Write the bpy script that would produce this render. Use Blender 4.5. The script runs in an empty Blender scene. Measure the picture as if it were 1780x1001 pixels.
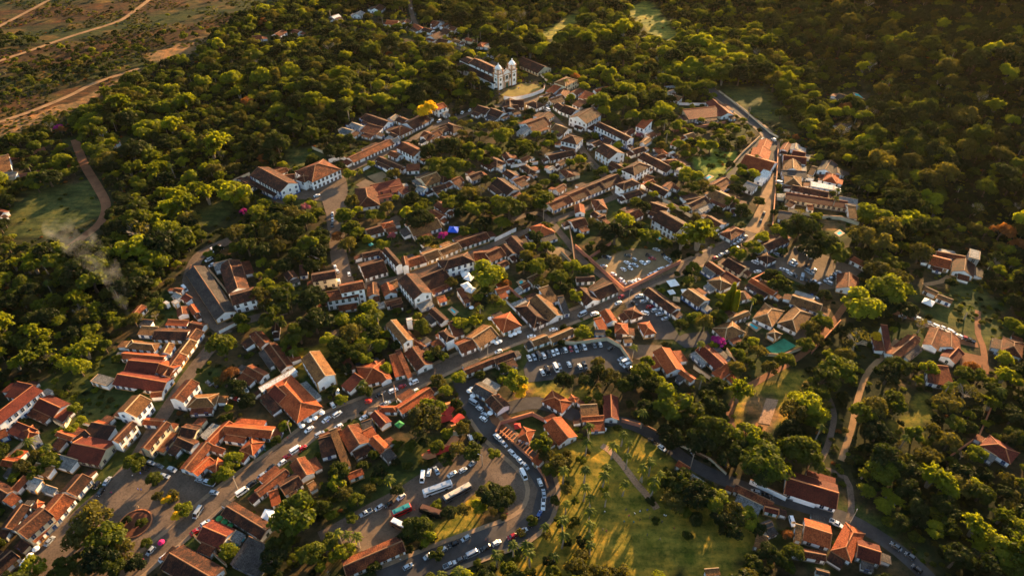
import bpy, math, random
import numpy as np
from mathutils import Vector
random.seed(11); RNG = np.random.default_rng(5)
SC = bpy.context.scene; COL = SC.collection
# ------------------------------------------------------------------ camera
F, CX, CY, H, TH = 1187.0, 890.0, 500.5, 250.0, math.radians(39.5)
ST, CT = math.sin(TH), math.cos(TH)
cam = bpy.data.cameras.new("camera"); cam.sensor_width = 36; cam.lens = 36*F/1780; cam.clip_start = 1; cam.clip_end = 20000
camo = bpy.data.objects.new("camera", cam); COL.objects.link(camo)
camo.location = (0, 0, H); camo.rotation_euler = (math.pi/2-TH, 0, 0); SC.camera = camo
def ray(px, py):
    a = (px-CX)/F; b = (py-CY)/F
    return np.array([a, CT-b*ST, -ST-b*CT])
def flat(px, py, z=0.0):
    d = ray(px, py); t = (H-z)/-d[2]
    return np.array([d[0]*t, d[1]*t, z])
def proj(x, y, z):
    dz = np.asarray(z)-H; dep = y*CT-dz*ST; up = y*ST+dz*CT
    return CX+F*x/dep, CY-F*up/dep
# hill: a mountain foot rises beyond the road, its slope made steep so that it falls into shade
H1, H2 = flat(1215, 40), flat(1900, 640)
HN = np.array([-(H2-H1)[1], (H2-H1)[0]]); HN /= np.linalg.norm(HN)
if HN[0] < 0: HN = -HN
def gz(x, y):
    x = np.asarray(x, float); y = np.asarray(y, float)
    d = (x-H1[0])*HN[0]+(y-H1[1])*HN[1]-10
    t = np.maximum(d, 0)
    z = 0.34*t*t/(t+90); z = 120*(1-np.exp(-z/120))
    z = z+np.clip(t/150, 0, 1)*(6*np.sin(x*0.013+1)*np.sin(y*0.011)+3*np.sin(x*0.031+y*0.027))
    w = np.clip((-x-420)/250, 0, 1)*np.clip((y-420)/200, 0, 1)
    return z+w*8*np.sin(x*0.008+y*0.01)**2+0*x
def at(px, py, dz=0.0):
    """the place on the ground (dz metres above it) seen at this point"""
    p = flat(px, py, dz)
    g = float(gz(p[0], p[1]))
    if abs(g) < 1e-3: return p
    d = ray(px, py); t0 = (H-130)/-d[2]; lo = t0
    for k in range(400):
        t = t0+k*6; x, y, z = d[0]*t, d[1]*t, H+d[2]*t
        if z <= float(gz(x, y))+dz: break
        lo = t
    hi = t
    for k in range(20):
        m = (lo+hi)/2; x, y, z = d[0]*m, d[1]*m, H+d[2]*m
        if z <= float(gz(x, y))+dz: hi = m
        else: lo = m
    return np.array([x, y, z])
# ------------------------------------------------------------------ materials
MATS = {}
def nodes(name):
    m = bpy.data.materials.new(name); m.use_nodes = True
    n = m.node_tree; n.nodes.clear(); MATS[name] = m
    return m, n, n.nodes.new, n.links.new
def ramp(n, stops):
    r = n.nodes.new('ShaderNodeValToRGB'); e = r.color_ramp.elements
    while len(e) < len(stops): e.new(0.5)
    for k, (p, c) in enumerate(stops): e[k].position = p; e[k].color = (*c, 1)
    return r
def plain(name, c, rough=0.8, metal=0.0, var=0.15, scale=0.4, spec=0.3, streak=None):
    m, n, N, L = nodes(name)
    o = N('ShaderNodeOutputMaterial'); b = N('ShaderNodeBsdfPrincipled'); L(b.outputs[0], o.inputs[0])
    b.inputs['Roughness'].default_value = rough; b.inputs['Metallic'].default_value = metal
    b.inputs['Specular IOR Level'].default_value = spec
    tc = N('ShaderNodeTexCoord'); no = N('ShaderNodeTexNoise'); no.inputs['Scale'].default_value = scale; no.inputs['Detail'].default_value = 6; no.inputs['Roughness'].default_value = 0.65
    src = tc.outputs['Object']
    if streak:
        mp = N('ShaderNodeMapping'); mp.inputs['Scale'].default_value = streak; L(src, mp.inputs[0]); src = mp.outputs[0]
    L(src, no.inputs['Vector'])
    lo = tuple(x*(1-2.2*var) if 1-2.2*var > 0.1 else x*0.1 for x in c); hi = tuple(min(1, x*(1+1.6*var)) for x in c)
    r = ramp(n, [(0.3, lo), (0.7, hi)]); L(no.outputs[0], r.inputs[0])
    oi = N('ShaderNodeObjectInfo'); mm = N('ShaderNodeMath'); mm.operation = 'MULTIPLY_ADD'; mm.inputs[1].default_value = 0.25; mm.inputs[2].default_value = 0.87
    L(oi.outputs['Random'], mm.inputs[0])
    mx = N('ShaderNodeVectorMath'); mx.operation = 'SCALE'; L(r.outputs[0], mx.inputs[0]); L(mm.outputs[0], mx.inputs['Scale']); L(mx.outputs[0], b.inputs['Base Color'])
    bp = N('ShaderNodeBump'); bp.inputs['Strength'].default_value = 0.3; bp.inputs['Distance'].default_value = 0.05; L(no.outputs[0], bp.inputs['Height']); L(bp.outputs[0], b.inputs['Normal'])
    return m
def tiles(name, dark, mid, light, mix=0.5, cov=0.18):
    """clay tiles: rows run down the slope, patches of old, weathered and new tiles"""
    m, n, N, L = nodes(name)
    o = N('ShaderNodeOutputMaterial'); b = N('ShaderNodeBsdfPrincipled'); L(b.outputs[0], o.inputs[0]); b.inputs['Roughness'].default_value = 0.85; b.inputs['Specular IOR Level'].default_value = 0.2
    uv = N('ShaderNodeUVMap'); oi = N('ShaderNodeObjectInfo')
    add = N('ShaderNodeVectorMath'); add.operation = 'ADD'
    sc = N('ShaderNodeMath'); sc.operation = 'MULTIPLY'; sc.inputs[1].default_value = 300; L(oi.outputs['Random'], sc.inputs[0])
    L(uv.outputs[0], add.inputs[0]); L(sc.outputs[0], add.inputs[1])
    def noise(s, xy, det=5):
        mp = N('ShaderNodeMapping'); mp.inputs['Scale'].default_value = (xy[0], xy[1], 1); L(add.outputs[0], mp.inputs[0])
        q = N('ShaderNodeTexNoise'); q.inputs['Scale'].default_value = s; q.inputs['Detail'].default_value = det; q.inputs['Roughness'].default_value = 0.7; L(mp.outputs[0], q.inputs['Vector']); return q
    a = noise(1.0, (2.2, 0.9)); c = noise(0.22, (1, 1), 3); sp = noise(3.5, (1, 0.6), 2)
    ad = N('ShaderNodeMath'); ad.operation = 'ADD'; L(a.outputs[0], ad.inputs[0]); L(c.outputs[0], ad.inputs[1])
    ad2 = N('ShaderNodeMath'); ad2.operation = 'MULTIPLY_ADD'; ad2.inputs[1].default_value = 0.5; ad2.inputs[2].default_value = 0.03; L(ad.outputs[0], ad2.inputs[0])
    r = ramp(n, [(0.40, dark), (0.40+mix*0.20, mid), (0.64, light)]); L(ad2.outputs[0], r.inputs[0])
    r2 = ramp(n, [(0.44, (0.25, 0.22, 0.2)), (0.54, (1, 1, 1))]); L(sp.outputs[0], r2.inputs[0])
    mul = N('ShaderNodeMixRGB'); mul.blend_type = 'MULTIPLY'; mul.inputs[0].default_value = 0.75; L(r.outputs[0], mul.inputs[1]); L(r2.outputs[0], mul.inputs[2])
    v = N('ShaderNodeMath'); v.operation = 'MULTIPLY_ADD'; v.inputs[1].default_value = 0.6; v.inputs[2].default_value = 0.7; L(oi.outputs['Random'], v.inputs[0])
    s2 = N('ShaderNodeVectorMath'); s2.operation = 'SCALE'; L(mul.outputs[0], s2.inputs[0]); L(v.outputs[0], s2.inputs['Scale']); L(s2.outputs[0], b.inputs['Base Color'])
    w = N('ShaderNodeTexWave'); w.wave_type = 'BANDS'; w.bands_direction = 'X'; w.inputs['Scale'].default_value = 1.1; w.inputs['Distortion'].default_value = 0.4; L(uv.outputs[0], w.inputs['Vector'])
    w2 = N('ShaderNodeMath'); w2.operation = 'ADD'; L(w.outputs[1], w2.inputs[0]); L(a.outputs[0], w2.inputs[1])
    bp = N('ShaderNodeBump'); bp.inputs['Strength'].default_value = 0.5; bp.inputs['Distance'].default_value = 0.12; L(w2.outputs[0], bp.inputs['Height']); L(bp.outputs[0], b.inputs['Normal'])
    return m
def leafmat(name, lo, hi, trans=0.5, tsc=(2.6, 2.3, 0.5)):
    m, n, N, L = nodes(name)
    o = N('ShaderNodeOutputMaterial'); oi = N('ShaderNodeObjectInfo'); tc = N('ShaderNodeTexCoord')
    no = N('ShaderNodeTexNoise'); no.inputs['Scale'].default_value = 0.45; no.inputs['Detail'].default_value = 4
    vm = N('ShaderNodeVectorMath'); vm.operation = 'ADD'; k = N('ShaderNodeMath'); k.operation = 'MULTIPLY'; k.inputs[1].default_value = 90
    L(oi.outputs['Random'], k.inputs[0]); L(tc.outputs['Object'], vm.inputs[0]); L(k.outputs[0], vm.inputs[1]); L(vm.outputs[0], no.inputs['Vector'])
    a = N('ShaderNodeMath'); a.operation = 'MULTIPLY_ADD'; a.inputs[1].default_value = 0.7; L(oi.outputs['Random'], a.inputs[0]); 
    b = N('ShaderNodeMath'); b.operation = 'MULTIPLY_ADD'; b.inputs[1].default_value = 1.2; b.inputs[2].default_value = -0.45; L(no.outputs[0], b.inputs[0]); L(b.outputs[0], a.inputs[2])
    mid = tuple((x+y)/2*0.9 for x, y in zip(lo, hi))
    r = ramp(n, [(0.0, lo), (0.45, mid), (1.0, hi)]); L(a.outputs[0], r.inputs[0])
    d = N('ShaderNodeBsdfDiffuse'); t = N('ShaderNodeBsdfTranslucent'); g = N('ShaderNodeBsdfGlossy'); g.inputs['Roughness'].default_value = 0.55; g.inputs[0].default_value = (0.3, 0.3, 0.25, 1)
    L(r.outputs[0], d.inputs[0])
    tm = N('ShaderNodeVectorMath'); tm.operation = 'MULTIPLY'; tm.inputs[1].default_value = tsc; L(r.outputs[0], tm.inputs[0]); L(tm.outputs[0], t.inputs[0])
    mx = N('ShaderNodeMixShader'); mx.inputs[0].default_value = trans; L(d.outputs[0], mx.inputs[1]); L(t.outputs[0], mx.inputs[2])
    m2 = N('ShaderNodeMixShader'); m2.inputs[0].default_value = 0.03; L(mx.outputs[0], m2.inputs[1]); L(g.outputs[0], m2.inputs[2]); L(m2.outputs[0], o.inputs[0])
    return m
tiles('tile_dark', (0.015, 0.008, 0.006), (0.046, 0.018, 0.012), (0.17, 0.055, 0.022), 0.6)
tiles('tile_brown', (0.026, 0.009, 0.006), (0.105, 0.027, 0.012), (0.28, 0.078, 0.025), 0.5)
tiles('tile_orange', (0.10, 0.022, 0.009), (0.30, 0.058, 0.016), (0.42, 0.10, 0.030), 0.4)
tiles('tile_red', (0.06, 0.012, 0.008), (0.12, 0.022, 0.013), (0.18, 0.036, 0.018), 0.4)
tiles('tile_tan', (0.04, 0.021, 0.011), (0.145, 0.064, 0.024), (0.31, 0.14, 0.046), 0.4)
tiles('sheet_dark', (0.02, 0.018, 0.018), (0.055, 0.045, 0.042), (0.10, 0.085, 0.075), 0.5)
tiles('sheet_grey', (0.10, 0.10, 0.10), (0.2, 0.2, 0.195), (0.33, 0.32, 0.30), 0.5)
tiles('sheet_white', (0.4, 0.4, 0.4), (0.62, 0.62, 0.61), (0.75, 0.75, 0.73), 0.5)
ROOF = dict(d='tile_dark', m='tile_brown', r='tile_orange', R='tile_red', t='tile_tan', D='sheet_dark', c='sheet_grey', w='sheet_white')
RIDGE = dict(d='ridge_clay', m='ridge_clay', r='ridge_orange', R='ridge_orange', t='ridge_pale', D='ridge_clay', c='ridge_pale', w='ridge_pale')
plain('ridge_clay', (0.24, 0.115, 0.055)); plain('ridge_orange', (0.45, 0.16, 0.06)); plain('ridge_pale', (0.50, 0.32, 0.17))
plain('wall_white', (0.84, 0.84, 0.84), 0.9, var=0.1, scale=0.25); plain('wall_cream', (0.66, 0.56, 0.38), 0.9, var=0.1, scale=0.25)
plain('wall_pink', (0.42, 0.17, 0.12), 0.9, var=0.12); plain('wall_pale_blue', (0.55, 0.64, 0.72), 0.9, var=0.1); plain('wall_grey', (0.3, 0.29, 0.27), 0.9)
WALL = dict(w='wall_white', y='wall_cream', b='wall_white', p='wall_pink', r='wall_pink', B='wall_pale_blue', c='wall_grey')
plain('plinth_blue', (0.05, 0.12, 0.33)); plain('plinth_ochre', (0.45, 0.26, 0.09)); plain('plinth_grey', (0.2, 0.19, 0.18))
plain('shutter_blue', (0.03, 0.08, 0.22), 0.5); plain('shutter_green', (0.02, 0.09, 0.06), 0.5); plain('shutter_brown', (0.10, 0.035, 0.02), 0.5); plain('shutter_white', (0.55, 0.54, 0.5), 0.5); plain('shutter_ochre', (0.4, 0.24, 0.08), 0.5)
m, n, N, L = nodes('window_glass'); o = N('ShaderNodeOutputMaterial'); b = N('ShaderNodeBsdfPrincipled'); L(b.outputs[0], o.inputs[0]); b.inputs['Base Color'].default_value = (0.012, 0.014, 0.018, 1); b.inputs['Roughness'].default_value = 0.12
plain('stone_trim', (0.42, 0.25, 0.14), 0.9); plain('timber', (0.12, 0.06, 0.03), 0.8); plain('concrete', (0.3, 0.28, 0.25), 0.9); plain('bark', (0.11, 0.075, 0.05), 0.9, scale=2); plain('bark_pale', (0.3, 0.25, 0.19), 0.9, scale=2)
plain('metal_dark', (0.05, 0.05, 0.05), 0.5, 0.5); plain('fabric_white', (0.78, 0.78, 0.78), 0.9, var=0.04); plain('fabric_blue', (0.02, 0.10, 0.62), 0.8, var=0.05); plain('fabric_teal', (0.02, 0.22, 0.24), 0.8); plain('fabric_green', (0.03, 0.2, 0.06), 0.8); plain('fabric_red', (0.45, 0.03, 0.02), 0.8); plain('fabric_tan', (0.5, 0.35, 0.2), 0.8); plain('fabric_pink', (0.45, 0.01, 0.12), 0.8)
LEAF = dict(
 green=leafmat('leaf_green', (0.010, 0.020, 0.004), (0.085, 0.105, 0.009)),
 dark=leafmat('leaf_dark', (0.005, 0.012, 0.003), (0.024, 0.036, 0.007), 0.4),
 bright=leafmat('leaf_bright', (0.034, 0.056, 0.006), (0.175, 0.20, 0.012), 0.55),
 olive=leafmat('leaf_olive', (0.022, 0.027, 0.007), (0.095, 0.088, 0.018), 0.45),
 rust=leafmat('leaf_rust', (0.10, 0.045, 0.018), (0.22, 0.09, 0.03), 0.45),
 yellow=leafmat('blossom_yellow', (0.55, 0.33, 0.01), (0.8, 0.55, 0.02), 0.5, (1.2, 1.1, 0.8)),
 magenta=leafmat('blossom_magenta', (0.30, 0.015, 0.16), (0.55, 0.03, 0.30), 0.4, (1.1, 1, 1.1)),
 pink=leafmat('blossom_pink', (0.3, 0.08, 0.10), (0.45, 0.14, 0.16), 0.4, (1.1, 1, 1)),
 palm=leafmat('frond_green', (0.03, 0.055, 0.010), (0.13, 0.15, 0.022), 0.5))
plain('car_white', (0.75, 0.76, 0.78), 0.25, var=0.02, spec=0.6); plain('car_silver', (0.38, 0.42, 0.47), 0.25, 0.3, var=0.02, spec=0.6); plain('car_black', (0.012, 0.012, 0.014), 0.2, var=0.02, spec=0.6); plain('car_red', (0.35, 0.01, 0.015), 0.25, var=0.02, spec=0.6); plain('car_blue', (0.03, 0.09, 0.28), 0.25, var=0.02, spec=0.6); plain('car_grey', (0.10, 0.105, 0.115), 0.25, var=0.02, spec=0.6); plain('car_yellow', (0.6, 0.42, 0.03), 0.3, var=0.02); plain('car_tan', (0.6, 0.5, 0.38), 0.35, var=0.03); plain('car_brown', (0.12, 0.055, 0.03), 0.35, var=0.03); plain('tyre', (0.012, 0.012, 0.012), 0.8)
m, n, N, L = nodes('car_glass'); o = N('ShaderNodeOutputMaterial'); b = N('ShaderNodeBsdfPrincipled'); L(b.outputs[0], o.inputs[0]); b.inputs['Base Color'].default_value = (0.01, 0.013, 0.017, 1); b.inputs['Roughness'].default_value = 0.05; b.inputs['Specular IOR Level'].default_value = 0.8
m, n, N, L = nodes('head_lamp'); o = N('ShaderNodeOutputMaterial'); b = N('ShaderNodeBsdfPrincipled'); L(b.outputs[0], o.inputs[0]); b.inputs['Base Color'].default_value = (0.7, 0.7, 0.65, 1); b.inputs['Roughness'].default_value = 0.1
# ------------------------------------------------------------------ mesh helpers
class MB:
    def __init__(s): s.v = []; s.f = []; s.m = []; s.uv = []
    def poly(s, pts, mi=0, uv=None):
        b = len(s.v); s.v += [tuple(map(float, p)) for p in pts]; s.f.append(tuple(range(b, b+len(pts)))); s.m.append(mi)
        if uv is None:
            a = Vector(pts[1])-Vector(pts[0]); a.normalize(); c = (Vector(pts[1])-Vector(pts[0])).cross(Vector(pts[2])-Vector(pts[1]))
            if c.length > 0: c.normalize()
            w = c.cross(a); uv = [((Vector(p)-Vector(pts[0])).dot(a), (Vector(p)-Vector(pts[0])).dot(w)) for p in pts]
        s.uv += uv
    def box(s, c, d, mi=0, rz=0.0):
        x, y, z = c; a, b, h = d[0]/2, d[1]/2, d[2]/2; cr, sr = math.cos(rz), math.sin(rz)
        P = [(x+i*a*cr-j*b*sr, y+i*a*sr+j*b*cr, z+k*h) for i in (-1, 1) for j in (-1, 1) for k in (-1, 1)]
        for q in ((0, 1, 3, 2), (4, 6, 7, 5), (0, 4, 5, 1), (2, 3, 7, 6), (0, 2, 6, 4), (1, 5, 7, 3)): s.poly([P[i] for i in q], mi)
    def slab(s, pts, t, mi=0):
        s.poly(pts, mi); lo = [(p[0], p[1], p[2]-t) for p in pts]; s.poly(lo[::-1], mi)
        for i in range(len(pts)):
            j = (i+1) % len(pts); s.poly([pts[j], pts[i], lo[i], lo[j]], mi)
    def tube(s, pts, rs, n=6, mi=0, cap=True):
        rings = []
        for k, p in enumerate(pts):
            p = Vector(p); d = Vector(pts[min(k+1, len(pts)-1)])-Vector(pts[max(k-1, 0)])
            if d.length == 0: d = Vector((0, 0, 1))
            d.normalize(); u = d.orthogonal(); w = d.cross(u)
            rings.append([tuple(p+rs[k]*(math.cos(2*math.pi*i/n)*u+math.sin(2*math.pi*i/n)*w)) for i in range(n)])
        for k in range(len(rings)-1):
            if k and False: pass
            for i in range(n):
                j = (i+1) % n; s.poly([rings[k][i], rings[k][j], rings[k+1][j], rings[k+1][i]], mi)
        if cap: s.poly(rings[-1], mi); s.poly(rings[0][::-1], mi)
    def lathe(s, prof, n=12, mi=0, c=(0, 0)):
        for (r0, z0), (r1, z1) in zip(prof, prof[1:]):
            for i in range(n):
                a, b = 2*math.pi*i/n, 2*math.pi*(i+1)/n
                P = [(c[0]+r0*math.cos(a), c[1]+r0*math.sin(a), z0), (c[0]+r0*math.cos(b), c[1]+r0*math.sin(b), z0), (c[0]+r1*math.cos(b), c[1]+r1*math.sin(b), z1), (c[0]+r1*math.cos(a), c[1]+r1*math.sin(a), z1)]
                if r0 < 1e-4: P = [P[0], P[2], P[3]]
                elif r1 < 1e-4: P = P[:3]
                s.poly(P, mi)
    def mesh(s, name, mats):
        me = bpy.data.meshes.new(name); me.from_pydata(s.v, [], s.f)
        for k in mats: me.materials.append(MATS[k])
        me.polygons.foreach_set('material_index', s.m)
        u = me.uv_layers.new(name='UVMap'); u.data.foreach_set('uv', [c for p in s.uv for c in p]); me.update()
        return me
def link(name, me, parent=None, loc=None, rz=0.0, **props):
    o = bpy.data.objects.new(name, me); COL.objects.link(o)
    if parent is not None: o.parent = parent
    if loc is not None: o.location = loc
    if rz: o.rotation_euler = (0, 0, rz)
    for k, v in props.items(): o[k] = v
    return o
def merge(me):
    import bmesh
    b = bmesh.new(); b.from_mesh(me); bmesh.ops.remove_doubles(b, verts=b.verts, dist=0.001); b.to_mesh(me); b.free(); return me
# ------------------------------------------------------------------ naming by landmarks
LM = [(865,140,'twin-towered church'),(746,195,'yellow-blossomed tree'),(470,325,'blue-cornered hall'),(1240,205,'red-roofed L-shaped inn'),(850,865,'roundabout lawn'),(1355,602,'green ball court'),
(785,398,'blue canopy tent'),(1252,595,'magenta bougainvillea'),(235,905,'round brick flowerbed'),(783,541,'small turquoise pool'),(1232,308,'pool beside striped lawn'),(1460,406,'pool behind huge crowns'),(1310,570,'long turquoise pool'),
(1255,275,'striped garden lawn'),(1120,465,'dirt parking lot'),(1410,480,'gravel parking lot'),(985,615,'walled parking lot'),(885,562,'orange parasol pavilion'),(535,690,'red market hall'),(1235,630,'long maroon-roofed pavilion'),
(820,485,'white pointed canopies'),(1320,220,'hill crossroads'),(1475,170,'lone hillside shed'),(380,510,'old walled warehouse'),(650,360,'red roofed court houses'),(560,265,'walled grass field'),
(215,540,'column of smoke'),(60,690,'long white complex'),(170,700,'grass courtyard'),(1670,465,'white meadow farmhouse'),(1650,590,'meadow car row'),(1335,700,'rubble strip'),(1100,780,'paved park path'),
(1490,700,'pale dirt lane'),(1440,940,'red roadside pyramid roof'),(645,960,'long brown shed'),(505,750,'parasols beside the hall'),(770,60,'hillside hamlet'),(960,30,'sloping meadow'),(40,300,'orange-walled plot'),
(170,60,'bare dirt tracks'),(800,745,'red market stalls'),(975,700,'orange kiosk house'),(1265,540,'weeping column tree'),(1180,390,'narrow green pool'),(700,470,'long terrace street'),(1090,310,'hipped corner inn'),(480,600,'fallow gully'),(1030,820,'grassy palm park'),(1340,340,'sunlit dirt road'),(1700,250,'dark mountain slope'),(1720,760,'maroon woodland roof'),(1610,850,'lower roadside wood'),(40,880,'blue gable end'),(600,150,'hillside wood'),(300,320,'bamboo grove'),(60,450,'hedge beside the smoke'),(90,560,'deep smoky wood'),(1550,330,'hill-foot wood'),(1250,120,'misty slope wood')]
LMW = [(flat(x, y), t) for x, y, t in LM]
ORD = ['', 'second ', 'third ', 'fourth ', 'fifth ', 'sixth ', 'seventh ', 'eighth ', 'ninth ', 'tenth ', 'eleventh ', 'twelfth ', 'thirteenth ', 'fourteenth ', 'fifteenth ', 'sixteenth ', 'seventeenth ', 'eighteenth ', 'nineteenth ', 'twentieth ']
PENDING = []
def thing(o, desc, cat, group=None, skip=None):
    o['category'] = cat
    if group: o['group'] = group
    PENDING.append((o, desc, skip))
def finish_labels():
    b = {}
    for o, d, sk in PENDING:
        p = o.location
        k = sorted((math.hypot(p[0]-w[0], p[1]-w[1]), i) for i, (w, t) in enumerate(LMW) if t != sk)
        b.setdefault((d, k[0][1]), []).append((k[0][0], o))
    for (d, i), l in b.items():
        l.sort(key=lambda q: q[0])
        for r, (_, o) in enumerate(l): 
            o['label'] = f"{d}, {ORD[r] if r < 20 else str(r+1)+'th '}nearest the {LMW[i][1]}"
# ------------------------------------------------------------------ houses
CROP = dict(A=(0,0,1), K1=(0,0,3.85),K2=(440,0,3.85),K3=(880,0,3.85),K4=(1320,0,3.85),M1=(400,230,5.887),M2=(700,230,5.887),M3=(1000,230,5.887),M4=(1260,230,5.887),
N1=(400,380,5.887),N2=(700,380,5.887),N3=(1000,380,5.887),N4=(1260,380,5.887),P1=(0,230,4.43),P2=(1480,380,5.887),P3=(100,500,5.887),P4=(380,530,5.887),P5=(660,530,5.887),P6=(940,530,5.887),
Q1=(1200,530,5.887),Q2=(1480,530,5.887),Q3=(0,640,5.887),Q4=(280,660,5.887),Q5=(560,660,5.887),Q6=(840,660,5.887),R1=(1120,660,4.906),R2=(1440,660,5.215),R3=(0,790,4.743),R4=(280,800,4.98),R5=(580,800,4.98),
R6=(880,800,4.98),R7=(1180,800,4.98),R8=(1460,800,4.98),S1=(280,410,5.89),S2=(780,80,8.34))
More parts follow.
